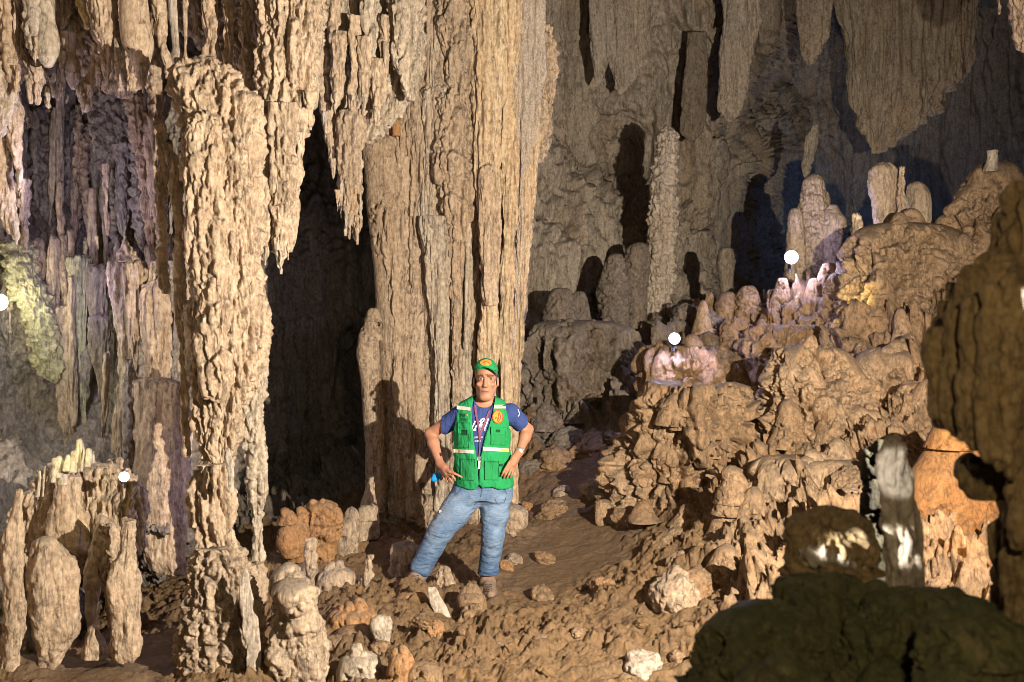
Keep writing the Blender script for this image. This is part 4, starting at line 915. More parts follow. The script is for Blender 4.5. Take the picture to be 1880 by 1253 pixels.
# ---- near formations, out of focus
near = [
    ("flowstone_drapery", "big out of focus olive brown drapery bulging in at the frame edge", "olive", 2.32, 1.35, [(150, 2010, 2060), (260, 1950, 2070), (330, 1905, 2070), (380, 1874, 2070), (450, 1842, 2070), (500, 1815, 2020), (556, 1782, 2050), (580, 1762, 2050), (640, 1742, 2050), (700, 1734, 2060), (755, 1738, 2060), (785, 1770, 2060), (815, 1808, 2060), (850, 1834, 2060), (888, 1848, 2060), (1000, 1852, 2060), (1100, 1850, 2060), (1300, 1838, 2060)], [('rib', .05, 11, .10), ('rib', .03, 26, .16), ('ledge', .04, 4, .1), ('fbm', .016, 20, .6, 4)]),  # off-frame rows and depth shaped to block the work light
    ("stalagmite", "dark olive bulb under the near drapery", "olive", 2.35, .9, [(830, 1790, 1820), (850, 1772, 1840), (880, 1768, 1846), (910, 1790, 1840)], NEAR),
    ("stalagmite", "tall blunt near stalagmite with a bright white upper face", "pale", 2.55, .9, [(796, 1634, 1658), (806, 1622, 1664), (860, 1613, 1668), (920, 1615, 1678), (980, 1622, 1690), (1060, 1628, 1698), (1180, 1626, 1706)], TIP),
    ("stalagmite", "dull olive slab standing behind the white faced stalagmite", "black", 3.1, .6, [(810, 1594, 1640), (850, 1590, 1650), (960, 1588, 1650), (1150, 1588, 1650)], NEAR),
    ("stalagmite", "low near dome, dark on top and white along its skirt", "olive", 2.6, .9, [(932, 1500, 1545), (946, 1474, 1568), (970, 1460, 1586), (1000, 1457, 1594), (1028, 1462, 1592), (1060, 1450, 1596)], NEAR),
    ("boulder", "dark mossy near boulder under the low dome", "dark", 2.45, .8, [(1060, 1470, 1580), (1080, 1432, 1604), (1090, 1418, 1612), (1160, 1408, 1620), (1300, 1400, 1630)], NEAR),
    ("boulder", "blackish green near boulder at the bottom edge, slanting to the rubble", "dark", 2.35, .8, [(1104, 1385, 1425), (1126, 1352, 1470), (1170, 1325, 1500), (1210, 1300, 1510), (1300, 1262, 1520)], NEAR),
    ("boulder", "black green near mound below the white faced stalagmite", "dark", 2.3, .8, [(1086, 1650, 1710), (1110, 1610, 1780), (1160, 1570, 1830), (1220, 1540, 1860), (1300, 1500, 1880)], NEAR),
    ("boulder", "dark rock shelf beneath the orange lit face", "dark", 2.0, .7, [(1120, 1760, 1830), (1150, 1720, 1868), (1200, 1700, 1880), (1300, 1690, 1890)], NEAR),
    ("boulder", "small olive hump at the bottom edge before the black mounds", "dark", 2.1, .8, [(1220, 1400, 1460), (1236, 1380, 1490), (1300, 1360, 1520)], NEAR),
]
for i, (nm, lab, m, Yv, drv, rows, ly) in enumerate(near):
    formation(nm, lab, "drapery" if "drapery" in nm else nm, rows, Yv, m, ly, drv, seed=800 + i * 2.1, amp=.6 if i in (2, 4) else 1.0, top=True, dmax=.3, step=2.6, sm=4)

dr_ = [o for o in C.objects if "olive brown drapery" in str(o.get("label", ""))][0]
RD = random.Random(21)
for k, (x, y0, y1, w) in enumerate([(1722, 600, 768, 40), (1752, 570, 800, 44), (1788, 545, 828, 42), (1822, 520, 850, 46), (1856, 500, 880, 44), (1738, 660, 784, 30), (1772, 680, 815, 32), (1806, 660, 838, 30), (1840, 640, 868, 34), (1870, 700, 1010, 40), (1866, 900, 1180, 34), (1810, 560, 700, 30), (1860, 1080, 1290, 36)]):
    q = RD.uniform(-6, 6)
    ra = np.array(near[0][5], float); ym = y0 + .4 * (y1 - y0)
    xl = np.interp(ym, ra[:, 0], ra[:, 1]); xr = np.interp(ym, ra[:, 0], ra[:, 2]); u = np.clip((x - (xl + xr) / 2) / ((xr - xl) / 2), -.97, .97)
    Yt = 2.32 - min(.3, (xr - xl) / 2 / FPX * 2.32 * 1.35) * math.sqrt(1 - u * u)
    formation("tongue", None, None, [(y0, x - w * .3, x + w * .3), (y0 + (y1 - y0) * .3, x - w * .48 + q, x + w * .48 + q), (y0 + (y1 - y0) * .75, x - w * .46 + q * .5, x + w * .46 + q * .5), (y1, x - w * .3, x + w * .3)],
              Yt + .008 * (k % 3), "olive", [('rib', .012, 30, .25), ('dome', .012, 30, .6), ('fbm', .012, 24, .5, 3)], .9, parent=dr_, seed=k * 1.3, top=True, bot=True, step=3)
for q in near:
    if q[0] == "boulder":
        o = next(o for o in C.objects if o.get("label") == q[1])
        add_knobs(o, [(r_[0] + 34,) + tuple(r_[1:]) for r_ in q[5]], q[3], q[4], "dark", 8, 30, 64, int(q[3] * 100), .3, up=1.05)

nd = [o for o in C.objects if "near dome" in str(o.get("label", ""))][0]
formation("skirt", "white calcite skirt of the dome", None, [(984, 1466, 1580), (1000, 1453, 1598), (1022, 1456, 1598), (1034, 1468, 1590)], 2.585, "white", [('rib', .02, 26, .25), ('jag', .012, 40, .5), ('fbm', .01, 40, .5, 3)], .9, parent=nd, top=True, step=2.4, sm=3, dmax=.3)

# ---- loose stones: six shapes, copied over the ground
def stone_mesh(k):
    n, mseg = 48, 72
    th = np.linspace(0.02, math.pi - .02, n)[:, None]; ph = np.linspace(0, 2 * math.pi, mseg, endpoint=False)[None, :]
    G = np.stack([np.sin(th) * np.cos(ph), np.sin(th) * np.sin(ph), np.cos(th) + 0 * ph], -1)
    r = 1 + .38 * fbm(G[..., 0] * 1.1 + k * 7, G[..., 1] * 1.1, G[..., 2] * 1.1, 3)
    f1, f2 = worley(G[..., 0] * 1.7 + k * 3, G[..., 1] * 1.7, G[..., 2] * 1.7)
    r += (.20 * (1 - np.minimum(f1, 1) ** 2 * 1.3)).reshape(r.shape) + .06 * fbm(G[..., 0] * 5 + k, G[..., 1] * 5, G[..., 2] * 5, 3)
    r += .05 * (np.abs(pn(G[..., 0] * 6 + k, G[..., 1] * 6, G[..., 2] * 6)) * 3 - .6)
    r += .10 * (np.maximum(0, 1 - 2.4 * np.abs(pn(G[..., 0] * 2.6 + k * 5, G[..., 1] * 2.6, G[..., 2] * 2.6))) ** 2 - .4) + .05 * (np.maximum(0, 1 - 2.4 * np.abs(pn(G[..., 0] * 6 + k, G[..., 1] * 6, G[..., 2] * 6 + 3))) ** 2)
    return G * r[..., None] * np.array([1, .85, .72]), quads(n, mseg, True)


SHAPES = [stone_mesh(k) for k in range(7)]
protos = {}


def stone(x, y, s, mat, label, group, sink=.25, name="stone"):
    k = random.randrange(7)
    z = ground(x, y) + s * (.72 - sink - .3)
    key = (k, mat, name)
    if key not in protos:
        V, F = SHAPES[k]
        o = obj(name, V, F, MAT[mat], base=(0, 0, 0))
        protos[key] = o
    else:
        o = protos[key].copy(); C.objects.link(o)
    o.location = (x, y, z)
    o.scale = (s * random.uniform(.8, 1.3), s * random.uniform(.8, 1.2), s * random.uniform(.7, 1.15))
    o.rotation_euler = (random.uniform(-.5, .5), random.uniform(-.5, .5), random.uniform(0, 6.28))
    return tag(o, label, "stone", group, "thing")


def seen(x, y, z):
    return CX + x / y * FPX, CY - (z - EYE) / y * FPX


cnt = 0
while cnt < 85:      # rubble on the near floor and the soil bank
    px = random.uniform(600, 1340); py = random.uniform(1100, 1253)
    y = FPX * EYE / (py - CY) * random.uniform(.97, 1.03); x = (px - CX) / FPX * y
    if 860 < px < 930 and py < 1120: continue
    s = random.choice([.012, .015, .02, .025, .03, .045])
    stone(x, y, s, random.choice(["rubble", "earth", "earth", "earth"]), "rounded brown stone strewn over the soil bank in front of the man", "stones on the soil bank", .5); cnt += 1
cnt = 0
while cnt < 20:       # knobs of the right slope
    x = random.uniform(1.0, 3.2); y = random.uniform(5.4, 8.6)
    px, py = seen(x, y, ground(x, y))
    if not (1180 < px < 1760) or 1340 < px < 1440: continue
    stone(x, y, random.uniform(.05, .17), random.choice(["rubble", "clay", "clay"]), "knobby tan stone fused into the slope of rubble", "stones on the rubble slope", .45); cnt += 1
cnt = 0
while cnt < 45:       # grey rubble of the far bank
    x = random.uniform(.1, 2.2); y = random.uniform(8.9, 10.8)
    px, py = seen(x, y, ground(x, y))
    if not (965 < px < 1330): continue
    stone(x, y, random.uniform(.05, .17), random.choice(["grey", "grey", "rubble"]), "dull grey stone in the rubble bank behind the earth path", "stones of the far bank", .45); cnt += 1
for px, py, s, m, lab in [(1000, 1030, .07, "rubble", "egg shaped brown stone lying on the earth path"), (944, 1032, .06, "tan", "pale stone at the foot of the knobbed grey stalagmite"),
                          (930, 1044, .055, "orange", "orange cup shaped stone beside the man's straight leg"), (1100, 905, .11, "tan", "pale split stone on the upper earth path"),
                          (1010, 945, .12, "rubble", "flat dark stone on the earth path by the column"), (1155, 960, .10, "rubble", "dark stone at the foot of the cauliflower boulder"),
                          (1178, 1235, .10, "white", "white crusted stone at the bottom edge of the rubble"), (1030, 880, .06, "tan", "small pale stone near the column's far side"),
                          (968, 862, .05, "orange", "tiny amber stone on the earth near the man's elbow"), (1240, 1100, .14, "tan", "cracked pale rock on the soil bank"), (1110, 1080, .08, "orange", "yellowish rock on the edge of the soil bank"),
                          (995, 1100, .09, "rubble", "dark topped stone right of the man's planted boot"), (700, 1190, .07, "rubble", "brown stone beside the bone white stump"), (800, 1160, .05, "orange", "orange pebble under the propped pale slab"), (775, 1158, .05, "rubble", "grey pebble under the propped pale slab")]:
    y = 6.5
    for _ in range(30):
        x = (px - CX) / FPX * y; g = ground(x, y)
        y = min(max(y * (1 + .5 * ((EYE - g) / max(.05, (py - CY) / FPX) / y - 1)), 4.6), 11)
    stone((px - CX) / FPX * y, y, s, m, lab, None, .2)


# ================================================================== LAMPS the photo shows
def sphere(c, r, n=14, m=24, sc=(1, 1, 1)):
    th = np.linspace(0.01, math.pi - .01, n)[:, None]; ph = np.linspace(0, 2 * math.pi, m, endpoint=False)[None, :]
    G = np.stack([np.sin(th) * np.cos(ph), np.sin(th) * np.sin(ph), np.cos(th) + 0 * ph], -1) * r * np.array(sc) + np.array(c)
    return G, quads(n, m, True)


def tube(a, b, ra, rb, m=16):
    a = np.array(a, float); b = np.array(b, float); ax = b - a; L = np.linalg.norm(ax); ax /= L
    u = np.cross(ax, (0, 0, 1) if abs(ax[2]) < .9 else (1, 0, 0)); u /= np.linalg.norm(u); v = np.cross(ax, u)
    ph = np.linspace(0, 2 * math.pi, m, endpoint=False)
    ring = np.cos(ph)[:, None] * u + np.sin(ph)[:, None] * v
    G = np.stack([a + ring * .001, a + ring * ra, a + ring * ra, b + ring * rb, b + ring * rb, b + ring * .001])
    return G.reshape(-1, 3), quads(6, m, True)


mat_black = plain("black_plastic", (.02, .02, .022), .45)


def spot_lamp(px, py, Y, r, col, power, label, emit, toward=(0, -1, 0)):
    c = np.array(P(px, py, Y)); t = np.array(toward, float); t /= np.linalg.norm(t)
    th = thing("cave_lamp", tuple(c), label, "lamp", "lamps in the cave")
    V, F = tube(c + t * r * .2, c - t * r * 1.6, r * 1.05, r * .55)
    obj("housing", V, F, mat_black, th, smooth=False)
    V, F = sphere(c + t * r * .25, r * .98)
    obj("lens", V, F, plain("lit_lens", (.9, .9, .9), .3, emit=(col, emit)), th)
    if power:
        lamp("torch_beam", 'POINT', tuple(c + t * r * 1.6), power, (.52, .50, 1.0), r * .5)
    V, F = tube(c - t * r * .8 - np.array((0, 0, r * .6)), c - t * r * .8 - np.array((0, 0, r * 2.2)), r * .18, r * .25)
    obj("bracket", V, F, mat_black, th)
    return th


spot_lamp(1452, 473, 9.3, .062, (.82, .86, 1.0), 42, "upper white torch lamp glaring in front of the castle like stalagmite", 120)
spot_lamp(1238, 622, 8.5, .048, (.82, .86, 1.0), 30, "lower white torch lamp glaring above the jagged crest", 120)
spot_lamp(-6, 556, 6.62, .055, (1.0, .93, .66), 0, "pale yellow lamp glowing at the frame edge in the recess", 90, toward=(.8, .25, .2))
spot_lamp(228, 876, 5.55, .028, (.95, 1.0, .72), 0, "small oval greenish white lamp at the foot of the long tan pedestal", 16, toward=(.3, -1, .2))

# ================================================================== THE MAN
YM = 6.6


def W(px, py, dy=0.0):
    return np.array(P(px, py, YM + dy))


class Field:
    """a signed distance field on a grid; surfaces are drawn out of it as one continuous skin"""

    def __init__(s, lo, hi, h):
        s.lo = np.array(lo, float); s.h = h
        s.n = np.ceil((np.array(hi) - s.lo) / h).astype(int) + 1
        s.ax = [s.lo[i] + h * np.arange(s.n[i]) for i in range(3)]
        s.D = np.full(s.n, 1.0, np.float32)

    def box(s, lo, hi):
        i0 = np.clip(np.floor((np.array(lo) - s.lo) / s.h).astype(int), 0, s.n - 1)
        i1 = np.clip(np.ceil((np.array(hi) - s.lo) / s.h).astype(int) + 1, 1, s.n)
        sl = tuple(slice(a, b) for a, b in zip(i0, i1))
        g = np.meshgrid(*[s.ax[k][sl[k]] for k in range(3)], indexing='ij')
        return sl, g

    def put(s, sl, d, k, sub=False):
        a = s.D[sl]
        if sub:
            d = -d
            if k > 0:
                h = np.clip(.5 - .5 * (a - d) / k, 0, 1)
                s.D[sl] = a * (1 - h) + d * h + k * h * (1 - h)
            else:
                s.D[sl] = np.maximum(a, d)
            return
        if k > 0:
            h = np.clip(.5 + .5 * (a - d) / k, 0, 1)
            s.D[sl] = a * (1 - h) + d * h - k * h * (1 - h)
        else:
            s.D[sl] = np.minimum(a, d)

    def cap(s, a, b, ra, rb, k=.02, sub=False):
        a = np.array(a); b = np.array(b); r = max(ra, rb) + k + 3 * s.h
        sl, g = s.box(np.minimum(a, b) - r, np.maximum(a, b) + r)
        ab = b - a; L2 = float(ab @ ab) + 1e-12
        q = [g[i] - a[i] for i in range(3)]
        t = np.clip((q[0] * ab[0] + q[1] * ab[1] + q[2] * ab[2]) / L2, 0, 1)
        d = np.sqrt(sum((q[i] - t * ab[i]) ** 2 for i in range(3))) - (ra + (rb - ra) * t)
        s.put(sl, d, k, sub)

    def chain(s, pts, rs, k=.02):
        for i in range(len(pts) - 1): s.cap(pts[i], pts[i + 1], rs[i], rs[i + 1], k)

    def ell(s, c, r, k=.02, sub=False, rot=None):
        c = np.array(c); r = np.array(r, float); m = r.max() + k + 3 * s.h
        sl, g = s.box(c - m, c + m)
        q = np.stack([g[i] - c[i] for i in range(3)], -1)
        if rot is not None: q = q @ np.array(rot)
        k0 = np.linalg.norm(q / r, axis=-1); k1 = np.linalg.norm(q / (r * r), axis=-1) + 1e-9
        s.put(sl, k0 * (k0 - 1) / k1, k, sub)

    def mesh(s):
        D = s.D; S = D < 0; n = D.shape
        cnt = np.zeros(tuple(k - 1 for k in n), np.int8); pos = np.zeros(cnt.shape + (3,), np.float32); w = np.zeros(cnt.shape, np.float32)
        for a in range(8):
            o = ((a >> 2) & 1, (a >> 1) & 1, a & 1)
            cnt += S[o[0]:n[0] - 1 + o[0], o[1]:n[1] - 1 + o[1], o[2]:n[2] - 1 + o[2]]
        act = (cnt > 0) & (cnt < 8)
        I = np.argwhere(act)
        idx = np.full(cnt.shape, -1, np.int64); idx[act] = np.arange(len(I))
        V = np.zeros((len(I), 3)); wt = np.zeros(len(I))
        off = [np.array(((a >> 2) & 1, (a >> 1) & 1, a & 1)) for a in range(8)]
        for p in range(8):
            for ax in range(3):
                if off[p][ax]: continue
                q = off[p].copy(); q[ax] = 1
                A = I + off[p]; B = I + q
                da = D[A[:, 0], A[:, 1], A[:, 2]]; db = D[B[:, 0], B[:, 1], B[:, 2]]
                m = (da < 0) != (db < 0)
                t = np.where(m, da / np.where(m, da - db, 1), 0)
                pt = off[p][None] + t[:, None] * (q - off[p])[None]
                V += np.where(m[:, None], pt, 0); wt += m
        V = (I + V / np.maximum(wt, 1)[:, None]) * s.h + s.lo
        Q = []
        for ax in range(3):
            u, v = [k for k in range(3) if k != ax]
            sl0 = [slice(None)] * 3; sl1 = [slice(None)] * 3
            sl0[ax] = slice(0, -1); sl1[ax] = slice(1, None)
            ch = S[tuple(sl0)] != S[tuple(sl1)]
            E = np.argwhere(ch)
            E = E[(E[:, u] > 0) & (E[:, v] > 0) & (E[:, u] < cnt.shape[u]) & (E[:, v] < cnt.shape[v])]
            flip = S[tuple(E.T)]
            c = []
            for du, dv in ((-1, -1), (0, -1), (0, 0), (-1, 0)):
                e = E.copy(); e[:, u] += du; e[:, v] += dv
                c.append(idx[tuple(e.T)])
            q = np.stack(c, -1)
            if ax == 1: flip = ~flip
            q[~flip] = q[~flip][:, ::-1]
            Q.append(q)
        return V, np.vstack(Q)


def vnormals(V, F):
    n = np.zeros_like(V)
    a = np.cross(V[F[:, 2]] - V[F[:, 0]], V[F[:, 3]] - V[F[:, 1]])
    for k in range(4): np.add.at(n, F[:, k], a)
    return n / (np.linalg.norm(n, axis=1, keepdims=True) + 1e-12)


def relax(V, F, it=1):
    for _ in range(it):
        s = np.zeros_like(V); c = np.zeros(len(V))
        for k in range(4):
            for m in (1, 3):
                np.add.at(s, F[:, k], V[F[:, (k + m) % 4]]); np.add.at(c, F[:, k], 1)
        V = .5 * V + .5 * s / np.maximum(c, 1)[:, None]
    return V


BOOT_Z = W(895, 1098)[2]
man = thing("person", (W(885, 1098)[0], YM, BOOT_Z), "man in green vest, cap and blue jeans, hands on hips, one boot on a rock", "person", kind="thing")

# ---- joints, measured in the photograph
HEAD = W(892, 698, -.06)
NECK = W(890, 742, .015)
SH = [W(846, 763, .02), W(938, 760, .02)]          # his right (picture left), his left
EL = [W(790, 796, .10), W(969, 789, .10)]
WR = [W(808, 852, -.03), W(953, 831, -.03)]
HIPS = W(887, 896)
LEG = [[W(862, 905, 0), W(810, 974, -.10), W(771, 1046, -.08)], [W(912, 905, 0), W(905, 985, -.06), W(895, 1066, .02)]]

mm = [p for p in SH + EL + WR + [HEAD]]
f = Field(W(765, 1100, 0) + [-.03, -.36, -.06], W(992, 655, 0) + [.03, .30, .03], .0052)


def torso_d(g, grow=0.0, cut=True):
    """trunk: an oval section that changes with height"""
    x, y, z = g
    zr = np.array([W(0, q)[2] for q in (905, 880, 850, 820, 790, 765, 745, 725)])
    a = np.array([.178, .178, .172, .172, .175, .178, .172, .150]) + grow
    b = np.array([.128, .134, .132, .126, .126, .122, .105, .080]) + grow
    cxp = np.array([887, 887, 886, 885, 885, 885, 886, 888.]); cx = (cxp - CX) / FPX * YM
    cy = YM + np.array([.0, -.005, -.01, -.005, .0, .01, .02, .03])
    zz = np.clip(z, zr[0], zr[-1])
    A = np.interp(zz, zr, a); B = np.interp(zz, zr, b); X = np.interp(zz, zr, cx); Yv = np.interp(zz, zr, cy)
    q = np.sqrt(((x - X) / A) ** 2 + ((y - Yv) / B) ** 2)
    d = (q - 1) * np.minimum(A, B)
    if cut:
        # shoulder slope
        xc = np.abs(x - (888 - CX) / FPX * YM)
        top = W(0, 729)[2] - np.clip(xc - .055, 0, 1) * .43 + grow
        d2 = (z - top) * .9
        k = .03
        h = np.clip(.5 - .5 * (d - d2) / k, 0, 1)
        d = d * (1 - h) + d2 * h + k * h * (1 - h)
    return d


def full(F_, lo, hi):
    return F_.box(lo, hi)


lo_t = W(820, 912, -.2); hi_t = W(955, 715, .25)
sl, g = f.box(lo_t, hi_t)
f.put(sl, np.maximum(torso_d(g, -.022), W(0, 903)[2] - g[2]), .0)
# head: skull, face, jaw
hx, hy, hz = HEAD
cz = HEAD[2] + .030
f.ell((hx, hy + .025, cz + .012), (.073, .094, .090), .01)              # skull
f.ell((hx, hy - .022, HEAD[2] - .040), (.051, .064, .098), .02)         # face
f.ell((hx + .001, hy - .046, HEAD[2] - .112), (.030, .030, .022), .025)  # chin
f.cap((hx - .041, hy + .005, HEAD[2] - .070), (hx - .022, hy - .050, HEAD[2] - .110), .017, .015, .025)
f.cap((hx + .041, hy + .005, HEAD[2] - .070), (hx + .022, hy - .050, HEAD[2] - .110), .017, .015, .025)
fy = hy - .082
ez = HEAD[2] + .014
for s_ in (-1, 1):
    f.ell((hx + s_ * .033, fy - .004, ez - .004), (.021, .018, .013), .010, sub=True)     # eye hollow
    f.ell((hx + s_ * .032, fy + .014, ez - .004), (.015, .0135, .010), .004)             # lidded eyeball
    f.cap((hx + s_ * .014, fy + .000, ez + .019), (hx + s_ * .050, fy + .016, ez + .017), .0085, .007, .010)   # brow ridge
    f.ell((hx + s_ * .043, fy + .022, ez - .040), (.020, .020, .016), .015)               # cheekbone
    f.ell((hx + s_ * .077, hy + .030, HEAD[2] - .014), (.010, .020, .033), .006)          # ear
    f.ell((hx + s_ * .083, hy + .022, HEAD[2] - .012), (.006, .010, .018), .004, sub=True)
    f.ell((hx + s_ * .012, fy - .004, ez - .052), (.0095, .011, .008), .006)              # nostril wing
    f.cap((hx + s_ * .020, fy + .002, ez - .052), (hx + s_ * .034, fy + .012, ez - .088), .0012, .0010, .012, sub=True)   # cheek fold
f.cap((hx, fy + .004, ez + .008), (hx, fy - .016, ez - .046), .009, .0125, .010)       # nose
f.ell((hx, fy - .014, ez - .049), (.012, .013, .010), .006)
f.ell((hx, fy + .011, ez - .082), (.021, .012, .0045), .008)                             # upper lip
f.ell((hx, fy + .011, ez - .091), (.018, .012, .0045), .008)                             # lower lip
f.cap((hx - .021, fy - .004, ez - .0868), (hx + .021, fy - .004, ez - .0868), .0030, .0022, .003, sub=True)
# neck
f.cap(HEAD + [0, .035, -.06], NECK + [0, .02, -.02], .056, .062, .03)
for s_ in (-1, 1):
    f.cap(HEAD + [s_ * .05, .03, -.06], NECK + [s_ * .016, -.035, -.035], .012, .010, .02)
f.ell(NECK + [0, -.046, .022], (.010, .012, .014), .014)
# arms
for i in (0, 1):
    m1 = SH[i] * .5 + EL[i] * .5
    f.chain([SH[i], m1, EL[i]], [.048, .042, .036], .02)
    fm = EL[i] * .68 + WR[i] * .32
    f.chain([EL[i], fm, WR[i]], [.035, .038, .025], .02)
# hands: (palm, knuckles, fingers)
R = dict(k=.006)


def finger(pts, r0=.0098, r1=.0072):
    n = len(pts); f.chain([np.array(p) for p in pts], list(np.linspace(r0, r1, n)), .004)


# his right hand: fingers in front of the hip, index stretched along the vest
w0 = WR[0]
kn = [W(826, 867, -.125), W(824, 871, -.105), W(821, 874, -.085), W(817, 875, -.065)]
f.cap(w0, (kn[0] + w0) / 2, .026, .024, .015)
f.chain([w0, (kn[0] + kn[3]) / 2 + [-.004, .005, .006]], [.025, .022], .012)
for q in kn: f.cap(w0 * .55 + q * .45, q, .016, .0125, .010)
finger([kn[0], W(835, 870, -.150), W(842, 873.5, -.158), W(848, 876.5, -.155)])
finger([kn[1], W(831, 875, -.142), W(834.5, 879, -.145), W(835, 883, -.132)])
finger([kn[2], W(826, 879, -.120), W(829, 883.5, -.124), W(829.5, 887, -.110)], .0095, .007)
finger([kn[3], W(820, 880, -.095), W(822, 884.5, -.098), W(823, 888, -.085)], .0088, .0066)
finger([w0 + [.005, .02, -.02], W(812, 868, .01), W(812, 876, .03), W(810, 881, .035)], .013, .0088)     # thumb behind, closed on the blue torch
# his left hand: fingers pointing down and inward over the pocket
w1 = WR[1]
kn = [W(934.5, 851, -.135), W(938, 854, -.120), W(941.5, 856.5, -.100), W(944.5, 858, -.080)]
f.cap(w1, (kn[0] + w1) / 2, .026, .024, .015)
f.chain([w1, (kn[0] + kn[3]) / 2 + [.004, .005, .006]], [.025, .022], .012)
for q in kn: f.cap(w1 * .55 + q * .45, q, .016, .0125, .010)
finger([kn[0], W(928, 861, -.158), W(924, 868, -.160), W(921.5, 873.5, -.152)])
finger([kn[1], W(932, 864, -.150), W(928.5, 871, -.152), W(925.5, 877, -.142)])
finger([kn[2], W(937, 865, -.128), W(934, 872, -.130), W(931, 878, -.122)], .0095, .007)
finger([kn[3], W(941.5, 866, -.105), W(939.5, 872, -.108), W(937.5, 877, -.100)], .0088, .0066)
finger([w1 + [-.005, .02, -.02], W(947, 850, .005), W(945, 860, .03), W(942, 867, .04)], .013, .0088)
# legs under the jeans
for i in (0, 1):
    f.chain(LEG[i], [.07, .045, .034], .02)
V, F = f.mesh()
V = relax(V, F, 1)


def skin_mat():
    m, nt, bs = nodes_of("sunburnt_skin")
    N = nt.nodes.new; Lk = nt.links.new
    at = N("ShaderNodeAttribute"); at.attribute_name = "tint"; at.attribute_type = 'GEOMETRY'
    tc = N("ShaderNodeTexCoord")
    n = N("ShaderNodeTexNoise"); n.inputs["Scale"].default_value = 28; n.inputs["Detail"].default_value = 5; Lk(tc.outputs["Object"], n.inputs["Vector"])
    x = N("ShaderNodeMix"); x.data_type = 'RGBA'; x.blend_type = 'MULTIPLY'; x.inputs[0].default_value = 1
    r = N("ShaderNodeMapRange"); r.inputs[3].default_value = .72; r.inputs[4].default_value = 1.2; Lk(n.outputs["Fac"], r.inputs[0])
    Lk(at.outputs["Color"], x.inputs[6]); Lk(r.outputs[0], x.inputs[7]); Lk(x.outputs[2], bs.inputs["Base Color"])
    bs.inputs["Roughness"].default_value = .6
    bs.inputs["Subsurface Weight"].default_value = .08
    bs.inputs["Subsurface Radius"].default_value = (.010, .004, .002)
    b = N("ShaderNodeBump"); b.inputs["Strength"].default_value = .25; b.inputs["Distance"].default_value = .002
    n2 = N("ShaderNodeTexNoise"); n2.inputs["Scale"].default_value = 160; Lk(tc.outputs["Object"], n2.inputs["Vector"])
    Lk(n2.outputs["Fac"], b.inputs["Height"]); Lk(b.outputs[0], bs.inputs["Normal"])
    return m


body = obj("body", V, F, skin_mat(), man)
# pigment and a painted mouth shadow: lips, stubble, hairline, arm hair tone
col = np.tile(np.array([.40, .185, .105]), (len(V), 1))
d_l = np.sqrt(((V[:, 0] - hx) / .026) ** 2 + ((V[:, 2] - (ez - .0868)) / .0085) ** 2 + ((V[:, 1] - (fy - .002)) / .03) ** 2)
col[d_l < 1] = (.33, .135, .09)
ml = (np.abs(V[:, 0] - hx) < .021) & (np.abs(V[:, 2] - (ez - .0868)) < .0022) & (V[:, 1] < fy + .03)
col[ml] = (.10, .045, .035)  # shadow between the lips painted in as a dark line
st = (V[:, 2] < ez - .058) & (V[:, 2] > ez - .125) & (V[:, 1] < hy + .02) & (d_l > 1.1) & ~ml
col[st] = col[st] * .7 + np.array([.30, .18, .12]) * .3
br = (np.abs(np.abs(V[:, 0] - hx) - .033) < .023) & (np.abs(V[:, 2] - (ez + .017)) < .006) & (V[:, 1] < fy + .03)
col[br] = (.055, .04, .032)
ey = (np.abs(np.abs(V[:, 0] - hx) - .032) < .013) & (np.abs(V[:, 2] - (ez - .004)) < .0055) & (V[:, 1] < fy + .03)
col[ey] = (.34, .29, .26)
ir = ey & (np.abs(np.abs(V[:, 0] - hx - .003) - .032) < .0062)
col[ir] = (.02, .014, .01)
li = (np.abs(np.abs(V[:, 0] - hx) - .032) < .017) & (np.abs(V[:, 2] - (ez + .003)) < .0026) & (V[:, 1] < fy + .03)
col[li] = (.10, .06, .045)
hair = (V[:, 2] > HEAD[2] - .035) & (V[:, 1] > hy + .005) & (np.abs(V[:, 0] - hx) < .074) & (V[:, 2] > ez - .04)
col[hair] = (.06, .05, .045)
ca = body.data.color_attributes.new("tint", 'FLOAT_COLOR', 'POINT')
ca.data.foreach_set("color", np.hstack([col, np.ones((len(V), 1))]).astype(np.float32).ravel())


def cloth(name, col, bump=.35, bs=420, var=.14, rough=.85, vs=9):
    m = plain(name, col, rough, bump, bs, var, vs, spec=.2)
    nt = m.node_tree; bs_ = nt.nodes["Principled BSDF"]
    tc = nt.nodes.new("ShaderNodeTexCoord"); n = nt.nodes.new("ShaderNodeTexNoise"); b = nt.nodes.new("ShaderNodeBump")
    mp = nt.nodes.new("ShaderNodeMapping"); mp.inputs[2].default_value = (0, .5, 0); mp.inputs[3].default_value = (1.6, 1, .55)
    n.inputs["Scale"].default_value = 15; n.inputs["Detail"].default_value = 3; n.inputs["Distortion"].default_value = .8
    b.inputs["Strength"].default_value = .8; b.inputs["Distance"].default_value = .022
    nt.links.new(tc.outputs["Object"], mp.inputs[0]); nt.links.new(mp.outputs[0], n.inputs["Vector"]); nt.links.new(n.outputs["Fac"], b.inputs["Height"])
    if bs_.inputs["Normal"].links: nt.links.new(bs_.inputs["Normal"].links[0].from_socket, b.inputs["Normal"])
    nt.links.new(b.outputs[0], bs_.inputs["Normal"])
    return m


